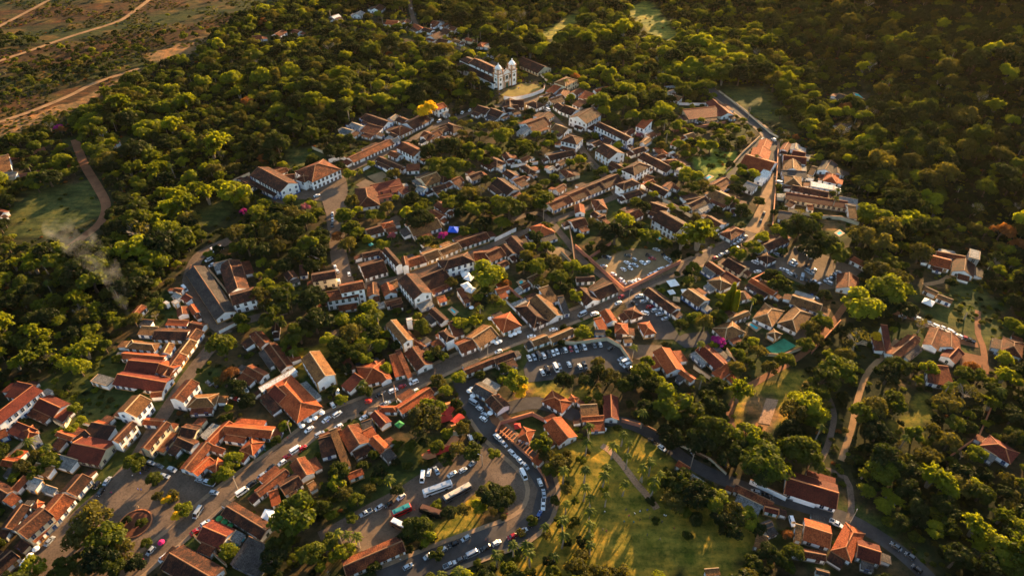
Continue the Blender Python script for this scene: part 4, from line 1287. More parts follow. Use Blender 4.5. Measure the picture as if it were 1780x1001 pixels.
def limb_mesh(R, Ht, seed, mat='bark', bare=False):
    g = random.Random(seed); b = MB(); h0 = Ht*.38
    b.tube([(0, 0, -.6), (g.uniform(-.2, .2), g.uniform(-.2, .2), h0*.5), (g.uniform(-.3, .3), g.uniform(-.3, .3), h0)], [R*.075, R*.055, R*.045], 7)
    n = 9 if bare else 5
    for k in range(n):
        a = 2*math.pi*k/n+g.uniform(-.3, .3); e = R*g.uniform(.45, .8); z = Ht*g.uniform(.6, .88)
        m_ = (e*.45*math.cos(a), e*.45*math.sin(a), h0+(z-h0)*.55); t = (e*math.cos(a), e*math.sin(a), z)
        b.tube([(0, 0, h0*.9), m_, t], [R*.035, R*.024, R*.008], 5)
        for j in range(5 if bare else 2):
            a2 = a+g.uniform(-.9, .9); t2 = (m_[0]+R*.4*math.cos(a2), m_[1]+R*.4*math.sin(a2), m_[2]+Ht*g.uniform(.1, .28)); b.tube([m_, t2], [R*.014, R*.005], 4)
    return b.mesh('trunk', [mat])
TREEV = {}
def tree_variants():
    # unit trees of radius 5, height 9
    spec = dict(green=[(20, 2400, .44), (15, 2000, .46), (26, 2500, .42), (12, 1700, .48)], dark=[(24, 2600, .42), (18, 2300, .46), (14, 2100, .45)], bright=[(17, 2200, .44), (22, 2200, .40), (12, 1700, .46)], olive=[(15, 1300, .42), (20, 1500, .42), (11, 1000, .45)], rust=[(13, 1200, .42)], yellow=[(12, 1500, .5)], magenta=[(8, 1100, .5)], pink=[(7, 700, .45)])
    s = 1
    for k, l in spec.items():
        TREEV[k] = []
        for lo, n, sz in l:
            s += 1; TREEV[k].append((crown_mesh('crown', LEAF[k], 5, 9, lo, n, sz, s), limb_mesh(5, 9, s)))
    # plumed trees: arching feathery stems (bamboo)
    for nm, mat in (('plume', 'bright'),):
        TREEV[nm] = []
        for s in (50, 51):
            g = np.random.default_rng(s); P = []
            for k in range(46):
                a = g.uniform(0, 6.28); r0 = g.uniform(0, 1.2); reach = g.uniform(1.2, 5.2); top = 9.5-reach*.55+g.uniform(-.8, .6)
                for t in np.linspace(.35, 1, 13):
                    r = r0+reach*t**2.2; z = top*math.sin(min(1.0, t*1.02)*math.pi*.58)/.97
                    for q in range(3): P.append((r*math.cos(a)+g.normal()*.22, r*math.sin(a)+g.normal()*.22, z+g.normal()*.2, a))
            P = np.array(P); m = len(P); d = g.normal(size=(m, 3)); d[:, 2] = abs(d[:, 2])+.4; d /= np.linalg.norm(d, axis=1)[:, None]; t = np.cross(d, g.normal(size=d.shape)); t /= np.linalg.norm(t, axis=1)[:, None]; b = np.cross(d, t); q = .42
            V = np.stack([P[:, :3]-t*q-b*q*.4, P[:, :3]+t*q*.4-b*q, P[:, :3]+t*q+b*q*.4, P[:, :3]-t*q*.4+b*q], 1).reshape(-1, 3)
            tb = MB()
            for k in range(14): a = k*.45; tb.tube([(.5*math.cos(a), .5*math.sin(a), -.5), (.9*math.cos(a), .9*math.sin(a), 4), (1.9*math.cos(a), 1.9*math.sin(a), 7.4)], [.1, .08, .04], 4)
            TREEV[nm].append((quads('crown', V, LEAF[mat]), tb.mesh('trunk', ['bark_pale'])))
    TREEV['bare'] = [(crown_mesh('crown', LEAF['olive'], 5, 9, 9, 260, .4, 91), limb_mesh(5, 9, 91, 'bark_pale', True))]
    # palm: nine metres
    TREEV['palm'] = []
    for s in (60, 61):
        g = random.Random(s); b = MB(); nf = 15
        for k in range(nf):
            a = 2*math.pi*k/nf+g.uniform(-.15, .15); up = g.uniform(-.1, 1.0); Lf = g.uniform(2.1, 2.8); pts = []
            for i in range(7):
                t = i/6; pts.append((Lf*(t)*math.cos(a)*(1-.15*up), Lf*t*math.sin(a)*(1-.15*up), 8.8+up*1.9*t-2.3*t*t))
            for i in range(6):
                p0, p1 = Vector(pts[i]), Vector(pts[i+1]); sd = Vector((-math.sin(a), math.cos(a), 0)); w0 = .34*math.sin(math.pi*(i+.4)/6.6); w1 = .34*math.sin(math.pi*(i+1.2)/7.0)
                for sg in (-1, 1): b.poly([p0, p1, p1+sd*sg*w1+Vector((0, 0, -w1*.45)), p0+sd*sg*w0+Vector((0, 0, -w0*.45))])
        me = b.mesh('crown', ['tyre']); me.materials.clear(); me.materials.append(LEAF['palm'])
        tb = MB(); tb.tube([(.3, 0, -.5), (.1, 0, 3), (0, .05, 6), (0, 0, 8.8)], [.28, .2, .17, .16], 7); TREEV['palm'].append((me, tb.mesh('trunk', ['bark_pale'])))
    # columnar weeping tree
    g = np.random.default_rng(70); m = 1300; a = g.uniform(0, 6.28, m); z = g.uniform(.8, 12, m); r = (1.5-.9*(z/12)**3)*g.uniform(.75, 1.1, m)
    P = np.stack([r*np.cos(a), r*np.sin(a), z], 1); o_ = np.stack([np.cos(a), np.sin(a), 0*a+.2], 1); t = np.stack([-np.sin(a), np.cos(a), 0*a], 1); up = np.array([0, 0, 1.0])
    V = np.stack([P-t*.15-up*.7, P+t*.15-up*.7, P+t*.2+up*.5, P-t*.2+up*.5+o_*.1], 1).reshape(-1, 3)
    tb = MB(); tb.tube([(0, 0, -.5), (0, 0, 10)], [.25, .1], 7); TREEV['column'] = [(quads('crown', V, LEAF['bright']), tb.mesh('trunk', ['bark']))]
TDESC = dict(green='mid green broadleaf tree', dark='dense dark green tree', bright='bright yellow-green leafy tree', olive='olive-brown thin-leaved tree', rust='rusty red-leaved tree', yellow='yellow flowering tree', magenta='magenta flowering tree', pink='pink flowering tree', plume='feathery arching bamboo clump', bare='nearly bare pale-branched tree', palm='tall feather palm', column='weeping column-shaped tree')
TPOS = []
def place_tree(kind, x, y, R, var=None, hf=1.0, desc=None, z=None):
    v = TREEV[kind]; me = v[rc.randrange(len(v)) if var is None else var]; s = R/5 if kind not in ('palm', 'column') else R
    nm = {'palm': 'palm_tree', 'plume': 'bamboo_clump', 'yellow': 'flowering_tree', 'magenta': 'flowering_tree', 'pink': 'flowering_tree', 'column': 'column_tree'}.get(kind, 'broadleaf_tree')
    r = link(nm, None, None, (x, y, float(gz(x, y)) if z is None else z), rc.uniform(0, 6.28)); r.scale = (s, s*rc.uniform(.9, 1.1), s*hf*rc.uniform(.9, 1.1))
    link('crown', me[0], r); link('trunk', me[1], r)
    size = '' if kind in ('palm', 'column') else ('huge ' if R > 9.5 else 'large ' if R > 6.5 else 'small ' if R < 3.6 else '')
    thing(r, size+(desc or TDESC[kind]), 'palm' if kind == 'palm' else 'tree', dict(palm='palms of the park and gardens').get(kind, 'trees of the valley'), 'yellow-blossomed tree' if kind == 'yellow' else ('magenta bougainvillea' if kind == 'magenta' else ('weeping column tree' if kind == 'column' else None)))
    TPOS.append((x, y, R*.8)); return r
# crown centre in photo pixels, crown radius in photo pixels, kind
TREES = """215 955 20 olive; 235 980 18 dark; 246 908 10 green; 195 985 22 green; 150 985 20 olive; 275 862 11 olive; 308 895 10 yellow; 255 945 10 green; 100 1000 18 green; 10 1005 12 dark; 650 985 12 green; 1050 850 7 bright; 1190 890 12 green; 1210 900 13 dark; 1195 930 9 green
905 925 9 olive; 925 905 10 green; 950 930 9 olive; 975 905 11 green; 985 940 10 dark; 965 870 9 green; 985 850 10 olive; 1000 905 9 green; 1010 940 11 dark; 1000 870 8 bright; 955 975 12 dark; 1010 965 13 olive; 1130 870 9 dark; 1140 905 8 green; 985 790 10 olive; 1010 800 9 green
845 475 27 bright; 500 522 32 green; 545 515 28 dark; 480 555 26 green; 548 560 28 dark; 520 580 22 green; 385 600 25 green; 735 728 30 olive; 752 708 20 bright; 510 895 38 bright; 490 935 24 green; 540 960 22 green; 475 975 22 dark
1390 395 28 dark; 1425 418 30 dark; 1450 432 26 green; 1408 440 22 dark; 1370 405 16 bright; 1350 398 12 bright; 1495 530 32 bright; 1540 500 34 bright; 1525 470 26 olive; 1575 540 22 dark; 1600 440 24 olive; 1500 410 26 olive; 1540 400 28 olive; 1742 402 20 rust; 1770 425 16 rust; 1535 450 24 green
1215 412 30 plume; 1185 420 16 plume; 1070 405 27 dark; 1085 385 16 bright; 1128 408 18 bright; 746 193 20 yellow; 885 362 27 green; 912 350 18 olive; 942 348 22 green; 730 380 23 dark; 600 375 16 bright; 612 350 14 olive; 608 395 15 green; 605 302 12 bright
1165 700 38 bright; 1130 715 26 dark; 1205 720 28 green; 1240 748 30 green; 1215 765 26 dark; 1300 755 28 bright; 1280 780 24 dark; 1335 800 40 bright; 1320 825 28 dark; 1390 780 30 green; 1375 745 20 dark; 1385 692 15 bright; 1410 800 22 green; 1165 760 24 dark; 1185 735 22 dark; 1265 800 20 dark
795 782 17 olive; 822 785 18 green; 775 800 14 green; 858 788 13 bright; 850 860 24 dark; 878 862 20 green; 830 880 15 bright; 725 915 24 green; 742 935 18 bright; 708 930 16 dark; 780 893 15 dark; 806 888 13 olive; 760 960 14 green
160 900 34 olive; 140 930 28 olive; 185 935 30 green; 175 965 28 dark; 120 975 22 green; 60 985 20 bright; 234 805 18 green; 268 832 14 green; 318 885 14 bright; 293 868 11 yellow; 405 800 17 bright; 392 822 15 bright; 495 740 12 bright; 372 830 12 green; 300 862 12 olive; 222 905 9 dark
942 768 20 green; 948 790 15 olive; 975 808 20 olive; 957 815 14 green; 800 655 13 bright; 762 662 13 olive; 775 680 12 bright; 895 662 22 bright; 908 680 15 yellow; 880 640 12 green; 1115 645 20 green; 1105 665 18 dark; 1060 655 18 olive; 1040 648 15 dark; 1085 670 16 green; 1020 660 14 dark; 1125 630 14 bright
1355 490 20 green; 1340 480 14 dark; 1310 430 17 green; 1325 412 12 bright; 1282 442 14 bright; 1270 520 12 column; 1263 528 9 column; 1278 528 10 column; 1000 515 14 bright; 1015 578 14 bright; 930 410 14 dark; 920 430 12 green; 935 465 18 green; 960 455 18 olive; 975 480 15 green; 985 500 12 dark; 940 490 12 olive; 952 392 10 green
1250 595 12 magenta; 1243 590 8 magenta; 768 408 10 magenta; 1112 235 8 pink; 422 368 8 magenta; 530 362 11 pink; 100 222 10 magenta; 1185 565 12 green; 1225 560 18 olive; 1210 555 14 bright; 1250 550 14 green; 1240 600 9 bright; 1290 600 10 green; 1310 595 10 bright; 1320 610 13 olive; 1300 630 14 green; 1340 640 16 olive; 1365 625 16 green; 1280 640 15 olive; 1250 670 18 dark; 1230 690 16 green; 1410 570 16 olive; 1400 600 15 green; 1430 560 16 green; 1420 590 13 olive
1490 590 26 bare; 1525 585 10 yellow; 1455 640 30 green; 1430 660 24 green; 1470 620 20 olive; 1545 650 24 dark; 1560 640 22 green; 1615 640 15 bright; 1520 710 24 olive; 1500 720 22 green; 1555 700 22 green; 1650 700 22 olive; 1690 640 14 rust; 1705 655 17 green; 1730 680 20 green; 1660 735 18 green; 1590 755 18 bright; 1620 750 16 olive
755 285 18 green; 780 255 20 dark; 790 285 16 bright; 745 265 16 dark; 830 270 15 bright; 870 235 18 bright; 855 220 14 olive; 915 260 14 green; 780 300 15 green; 860 315 8 bright; 770 340 9 bright; 790 345 8 bright; 815 335 16 olive; 835 330 12 bare; 780 355 14 green; 830 370 12 bright; 850 280 10 green; 905 250 10 bright; 810 400 12 green; 800 370 12 dark
1045 175 20 bright; 1085 180 22 green; 1110 170 20 green; 1140 165 18 green; 1150 190 18 bright; 1100 200 14 bright; 1125 205 16 green; 1165 205 14 green; 1060 160 14 dark; 945 175 9 olive; 1190 155 15 green; 1065 205 12 green
1220 255 12 plume; 1235 255 14 bright; 1250 240 12 green; 1180 250 12 bright; 1150 255 12 olive; 1175 290 12 green; 1210 305 14 bright; 1190 310 14 green; 1220 320 12 olive; 1240 330 12 olive; 1270 285 9 dark; 1270 240 8 dark; 1205 325 12 green; 1290 290 9 green; 1130 322 9 green; 1270 350 12 green; 1290 365 14 dark; 1320 350 10 green
1120 360 12 dark; 1105 350 10 green; 1165 360 9 bright; 1190 365 9 bright; 1225 390 13 green; 1165 380 12 dark; 1050 295 10 bright; 1040 300 9 green; 1030 385 8 olive; 1090 290 9 green; 1080 300 9 green
450 375 16 green; 485 385 22 dark; 510 372 18 olive; 530 385 18 green; 470 400 20 olive; 440 400 20 green; 505 405 20 dark; 535 425 20 bright; 550 435 18 dark; 520 440 18 green; 560 420 14 green; 480 430 18 olive; 455 435 20 dark; 430 430 18 green; 590 410 12 rust; 605 425 16 olive; 620 405 12 bright; 640 415 10 bright; 665 425 12 bright; 680 410 9 pink; 410 405 20 olive; 445 365 14 bright; 495 460 16 dark; 540 460 16 dark; 562 455 12 green
450 515 18 olive; 462 530 14 olive; 590 600 20 green; 610 580 20 olive; 635 560 18 bright; 650 550 16 green; 620 610 18 green; 650 580 16 green; 585 625 16 dark; 640 605 15 bare; 660 600 14 bright; 570 590 16 bright; 600 640 12 dark; 635 622 14 bright; 515 610 12 bright; 505 615 9 green; 690 600 10 green; 500 600 14 green; 420 555 14 green
670 640 12 bright; 635 680 12 green; 620 670 8 bright; 760 610 14 olive; 745 620 12 green; 770 620 11 bright; 800 560 14 bright; 825 560 12 plume; 690 540 8 green; 720 555 8 bright; 785 490 10 olive; 870 480 12 green; 880 495 10 rust; 915 445 12 olive; 910 465 14 green
655 835 10 green; 690 850 12 dark; 630 810 10 green; 590 820 18 green; 585 840 16 bright; 600 860 16 olive; 620 870 14 green; 640 850 14 olive; 570 850 14 dark; 610 900 12 green; 660 820 14 dark; 600 955 16 bright; 575 940 16 green; 650 790 10 green; 560 880 16 green
35 810 14 olive; 60 820 14 green; 85 800 15 green; 100 805 12 bright; 125 785 9 dark; 130 710 12 bright; 125 745 10 bright; 60 790 12 olive; 30 790 10 green; 15 805 10 olive; 140 730 9 bright
1160 830 20 green; 1190 840 26 green; 1170 870 22 olive; 1215 860 26 dark; 1245 870 24 bright; 1280 890 22 olive; 1300 900 20 bright; 1270 920 20 dark; 1250 900 18 dark; 1140 840 14 bright; 1320 920 16 dark; 1335 960 18 dark; 1360 970 16 green; 1310 980 18 green; 1380 960 16 green; 1300 1000 18 olive; 1370 930 10 rust; 1000 990 26 olive; 1040 1000 24 olive; 1080 998 22 olive; 960 1000 18 green; 920 1000 14 green; 1230 845 12 dark
"""
PALMS = """R6 690 80;R6 850 130;R6 690 225;R6 870 290;R6 1190 80;R6 1030 200;R6 730 310;R6 520 370;R6 490 510;R6 340 560;R6 730 430;R6 730 545;R6 720 640;R6 500 640;R6 730 720;R6 180 720;R6 200 800;R6 420 810;R6 60 720;R6 1290 180;R6 1340 120;R6 870 50;R6 500 80;R6 1270 230
Q6 1085 480;Q6 1065 640;Q6 1440 540;Q6 1340 660;Q6 1500 640;Q6 1480 780;Q6 1710 820;Q6 1640 900;Q6 1270 900;Q6 1050 900;Q6 1640 330;P2 1220 900;N2 790 900;P4 740 460;P4 1510 100;P4 1470 780;P4 1620 100;P4 1380 230
R5 480 150;R5 120 640;R5 200 650;R5 40 620;R5 1080 960;R5 930 980;R5 1410 800;K2 630 720;K2 1405 310;K2 1520 200;K2 510 65;K2 455 560;P6 960 420;K4 980 640;K4 1270 580;K4 880 530;R1 1510 400;R1 60 700;M4 330 230;M4 1140 660;M4 1160 590;M4 1200 100;M4 1240 100;N4 290 830;Q3 290 740;Q3 470 790;Q1 1330 80;Q1 120 380;P6 1640 380;K3 400 540;K3 1080 880;R2 1580 80;K2 1470 250;K2 1500 240;K2 1440 330;P1 1140 110;P1 1310 250"""
def build_trees():
    tree_variants()
    for e in TREES.replace('\n', ';').split(';'):
        t = e.split()
        if not t: continue
        px, py, rp = map(float, t[:3]); k = t[3]; s = (py+478)/324; R = min(rp/s*.98, 14)
        if k == 'column': p = at(px, py, 6); place_tree(k, p[0], p[1], 1.3); continue
        hf = 1.0 if R < 8 else .86
        hc = R/5*9*hf*.58; p = at(px, py, hc); place_tree(k, p[0], p[1], R, hf=hf, z=p[2]-hc)
    for e in PALMS.replace('\n', ';').split(';'):
        c, x, y = e.split(); px, py = cpx(c, float(x), float(y)); s = rc.uniform(.95, 1.25); s = s*(1.1 if py < 500 else 1); p = at(px, py, 8.6*s); place_tree('palm', p[0], p[1], s, z=p[2]-8.6*s)
# ------------------------------------------------------------------ ground
def P(s): 
    v = list(map(float, s.split())); return [(v[i], v[i+1]) for i in range(0, len(v), 2)]
def wpoly(s): return np.array([at(x, y)[:2] for x, y in P(s)])
def inside(poly, x, y):
    r = np.zeros(x.shape, bool); n = len(poly)
    for i in range(n):
        x1, y1 = poly[i]; x2, y2 = poly[(i+1) % n]
        if y1 == y2: continue
        c = ((y1 > y) != (y2 > y)) & (x < (x2-x1)*(y-y1)/(y2-y1)+x1); r ^= c
    return r
TOWN = wpoly("600 195 760 185 850 165 880 130 1010 118 1060 165 1130 205 1180 185 1270 175 1345 235 1460 290 1520 370 1480 420 1500 470 1450 560 1390 615 1290 650 1230 665 1130 690 1080 735 960 790 900 830 940 880 800 960 560 1010 -40 1040 -40 640 160 650 210 560 270 500 350 415 400 440 470 480 560 470 570 400 450 385 410 320 500 290 600 280 620 240")
TOWNX = [TOWN]+[wpoly(s) for s in ("1560 470 1620 430 1720 440 1780 500 1790 640 1650 700 1540 630 1520 590 1560 540","590 40 690 20 760 60 850 80 850 105 760 100 640 80","1360 810 1480 820 1580 900 1620 1010 1330 1010 1300 900 1240 850 1180 790","440 50 530 50 530 80 440 80","1375 150 1510 150 1510 185 1375 190","0 270 130 235 140 310 0 340","180 240 260 230 260 270 180 260","1690 740 1790 790 1790 850 1680 800")]
FIELD = [wpoly("-400 -60 560 -60 480 20 380 70 250 130 190 170 100 215 -40 260 -400 300")]
LAWN = [wpoly(s) for s in ("497 262 535 252 588 272 545 292 515 300 490 300","938 62 1015 8 1008 36 975 55 965 78","1085 15 1130 0 1180 60 1170 75 1120 55","1205 285 1240 260 1290 270 1262 318 1215 320","330 362 420 345 400 385 330 395","125 705 160 672 232 690 200 735 150 750","1620 500 1730 500 1760 590 1680 590 1625 560","1275 705 1300 660 1390 640 1395 690 1340 760 1270 730","960 750 1110 755 1210 845 1330 900 1300 1010 880 1010 940 880 950 830","860 790 870 830","1240 150 1310 200 1400 240 1330 150","30 340 150 310 190 370 120 400 10 420","835 520 900 550 860 590","880 515 910 510 925 535 905 550","810 410 850 430 740 455 725 440","600 940 790 880 860 820 890 840 890 880 740 960","520 600 600 590 610 630 520 640","1570 690 1600 680 1620 760 1570 760","900 685 1000 665 1040 680 960 700")]
DIRT = [wpoly(s) for s in ("250 95 330 68 372 62 330 95 260 110","1335 320 1350 320 1345 400 1310 410","1060 440 1120 435 1180 470 1090 510","860 160 935 140 975 165 950 185 880 180","1290 760 1310 690 1360 690 1340 760","1425 400 1500 400 1490 380 1430 370","0 215 120 180 250 120 130 190 0 240","880 700 930 690 905 680")]
def build_ground():
    xs = np.concatenate([np.array([-9000, -4500, -2600, -1700]), np.arange(-1300, 1301, 4.0), np.array([1600, 2400, 4500, 9000])])
    ys = np.concatenate([np.array([-3000, -1000, -300, -40]), np.arange(60, 1500, 4.0), np.array([1640, 1900, 2400, 3400, 5500, 12000])])
    X, Y = np.meshgrid(xs, ys); Z = gz(X, Y); r = np.hypot(X, Y)
    far = np.clip((Y-1450)/1500, 0, 1); Z = np.minimum(Z, 130+0*Z)+far*0
    nx, ny = len(xs), len(ys); V = np.stack([X, Y, Z], 2).reshape(-1, 3)
    me = bpy.data.meshes.new('ground'); I = np.arange(nx*ny).reshape(ny, nx); Q = np.stack([I[:-1, :-1], I[:-1, 1:], I[1:, 1:], I[1:, :-1]], 2).reshape(-1, 4).astype(np.int32); n = len(Q)
    me.vertices.add(len(V)); me.vertices.foreach_set('co', V.astype(np.float32).ravel()); me.loops.add(n*4); me.loops.foreach_set('vertex_index', Q.ravel())
    me.polygons.add(n); me.polygons.foreach_set('loop_start', np.arange(0, n*4, 4, dtype=np.int32)); me.polygons.foreach_set('loop_total', np.full(n, 4, np.int32)); me.polygons.foreach_set('use_smooth', np.ones(n, bool))
    x, y = V[:, 0], V[:, 1]
    jx = x+4*np.sin(y*.21+x*.05)+3*np.sin(y*.47+1); jy = y+4*np.sin(x*.19+y*.04)+3*np.sin(x*.43+2)
    c = np.tile(np.array([.022, .026, .010]), (len(V), 1))
    for t in TOWNX: c[inside(t, jx, jy)] = (.045, .036, .020)
    gr = (np.sin(x*.06+2*np.sin(y*.045))*np.sin(y*.07+1.5*np.sin(x*.05)) > .12)
    for t in TOWNX: c[inside(t, jx, jy) & gr] = (.034, .046, .013)
    for t in FIELD: c[inside(t, jx, jy)] = (.036, .030, .011)
    fx = inside(FIELD[0], jx, jy); b1 = np.sin(y*.045-x*.018+1.5*np.sin(x*.01)); c[fx & (b1 > .2)] = (.052, .026, .011); c[fx & (b1 < -.55)] = (.026, .034, .009); b2 = np.sin(x*.09+y*.05)*np.sin(y*.11-x*.03); c[fx & (b2 > .55)] = (.070, .048, .015)
    for t in LAWN: c[inside(t, jx, jy)] = (.19, .148, .024)
    c[inside(LAWN[1], jx, jy)|inside(LAWN[2], jx, jy)] = (.16, .16, .03)
    for k in (0, 4, 5, 6, 10, 11): c[inside(LAWN[k], jx, jy)] = (.05, .06, .018)
    c[inside(LAWN[3], jx, jy)] = (.13, .17, .03)
    for t in DIRT: c[inside(t, x+(jx-x)*.4, y+(jy-y)*.4)] = (.17, .10, .048)
    a = me.color_attributes.new('zone', 'FLOAT_COLOR', 'POINT'); a.data.foreach_set('color', np.concatenate([c, np.ones((len(c), 1))], 1).astype(np.float32).ravel())
    me.update(calc_edges=True)
    m, nt, N, L = nodes('ground_soil'); o = N('ShaderNodeOutputMaterial'); b = N('ShaderNodeBsdfPrincipled'); L(b.outputs[0], o.inputs[0]); b.inputs['Roughness'].default_value = .95; b.inputs['Specular IOR Level'].default_value = .1
    at_ = N('ShaderNodeVertexColor'); at_.layer_name = 'zone'; ge = N('ShaderNodeNewGeometry')
    n1 = N('ShaderNodeTexNoise'); n1.inputs['Scale'].default_value = .06; n1.inputs['Detail'].default_value = 9; n1.inputs['Roughness'].default_value = .7; L(ge.outputs['Position'], n1.inputs['Vector'])
    mp = N('ShaderNodeMapping'); mp.inputs['Rotation'].default_value = (0, 0, .35); mp.inputs['Scale'].default_value = (.12, .5, 1); L(ge.outputs['Position'], mp.inputs[0])
    n2 = N('ShaderNodeTexNoise'); n2.inputs['Scale'].default_value = .5; n2.inputs['Detail'].default_value = 6; L(mp.outputs[0], n2.inputs['Vector'])
    r1 = ramp(nt, [(.36, (.38, .55, .42)), (.5, (1, 1, 1)), (.64, (1.9, 1.45, 1.1))]); L(n1.outputs[0], r1.inputs[0]); r2 = ramp(nt, [(.35, (.6, .65, .6)), (.65, (1.35, 1.3, 1.2))]); L(n2.outputs[0], r2.inputs[0])
    m1 = N('ShaderNodeMixRGB'); m1.blend_type = 'MULTIPLY'; m1.inputs[0].default_value = 1; L(at_.outputs[0], m1.inputs[1]); L(r1.outputs[0], m1.inputs[2])
    m2 = N('ShaderNodeMixRGB'); m2.blend_type = 'MULTIPLY'; m2.inputs[0].default_value = 1; L(m1.outputs[0], m2.inputs[1]); L(r2.outputs[0], m2.inputs[2]); n3 = N('ShaderNodeTexNoise'); n3.inputs['Scale'].default_value = .35; n3.inputs['Detail'].default_value = 8; n3.inputs['Roughness'].default_value = .8; L(ge.outputs['Position'], n3.inputs['Vector']); r3 = ramp(nt, [(.38, (.45, .6, .5)), (.5, (1, 1, 1)), (.6, (1.35, 1.2, 1.1))]); L(n3.outputs[0], r3.inputs[0]); m3 = N('ShaderNodeMixRGB'); m3.blend_type = 'MULTIPLY'; m3.inputs[0].default_value = 1; L(m2.outputs[0], m3.inputs[1]); L(r3.outputs[0], m3.inputs[2]); L(m3.outputs[0], b.inputs['Base Color'])
    bp = N('ShaderNodeBump'); bp.inputs['Strength'].default_value = .8; bp.inputs['Distance'].default_value = .8; L(n1.outputs[0], bp.inputs['Height']); L(bp.outputs[0], b.inputs['Normal'])
    me.materials.append(m); link('ground', me, kind='structure')
# ------------------------------------------------------------------ roads
def rmat(name, c, scale=.5, cob=0.0):
    m, nt, N, L = nodes(name); o = N('ShaderNodeOutputMaterial'); b = N('ShaderNodeBsdfPrincipled'); L(b.outputs[0], o.inputs[0]); b.inputs['Roughness'].default_value = .9; b.inputs['Specular IOR Level'].default_value = .15
    ge = N('ShaderNodeNewGeometry'); n1 = N('ShaderNodeTexNoise'); n1.inputs['Scale'].default_value = .09; n1.inputs['Detail'].default_value = 10; n1.inputs['Roughness'].default_value = .72; L(ge.outputs['Position'], n1.inputs['Vector'])
    r = ramp(nt, [(.3, tuple(x*.55 for x in c)), (.5, c), (.72, tuple(x*1.5 for x in c))]); L(n1.outputs[0], r.inputs[0]); v = N('ShaderNodeTexVoronoi'); v.inputs['Scale'].default_value = 1.6; L(ge.outputs['Position'], v.inputs['Vector'])
    r2 = ramp(nt, [(0, (1.25, 1.2, 1.15)), (.6, (1, 1, 1)), (1, (.5, .5, .5))]); L(v.outputs['Distance'], r2.inputs[0]); mx = N('ShaderNodeMixRGB'); mx.blend_type = 'MULTIPLY'; mx.inputs[0].default_value = cob; L(r.outputs[0], mx.inputs[1]); L(r2.outputs[0], mx.inputs[2]); L(mx.outputs[0], b.inputs['Base Color'])
    bp = N('ShaderNodeBump'); bp.inputs['Strength'].default_value = .4; bp.inputs['Distance'].default_value = .15; L(n1.outputs[0], bp.inputs['Height']); L(bp.outputs[0], b.inputs['Normal'])
rmat('cobbles', (.115, .082, .060), cob=.8); rmat('asphalt', (.058, .052, .050), cob=.2); rmat('dirt_track', (.25, .145, .07), cob=.3); rmat('paving', (.13, .09, .06), cob=.5); rmat('red_earth', (.20, .085, .040), cob=.3); rmat('sand_lot', (.20, .135, .07), cob=.4); rmat('pavement_stone', (.24, .16, .10), cob=.4); rmat('rubble', (.34, .20, .12), cob=1.0); rmat('dry_grass', (.20, .15, .035), cob=.3); rmat('brick_bed', (.10, .038, .022), cob=.6)
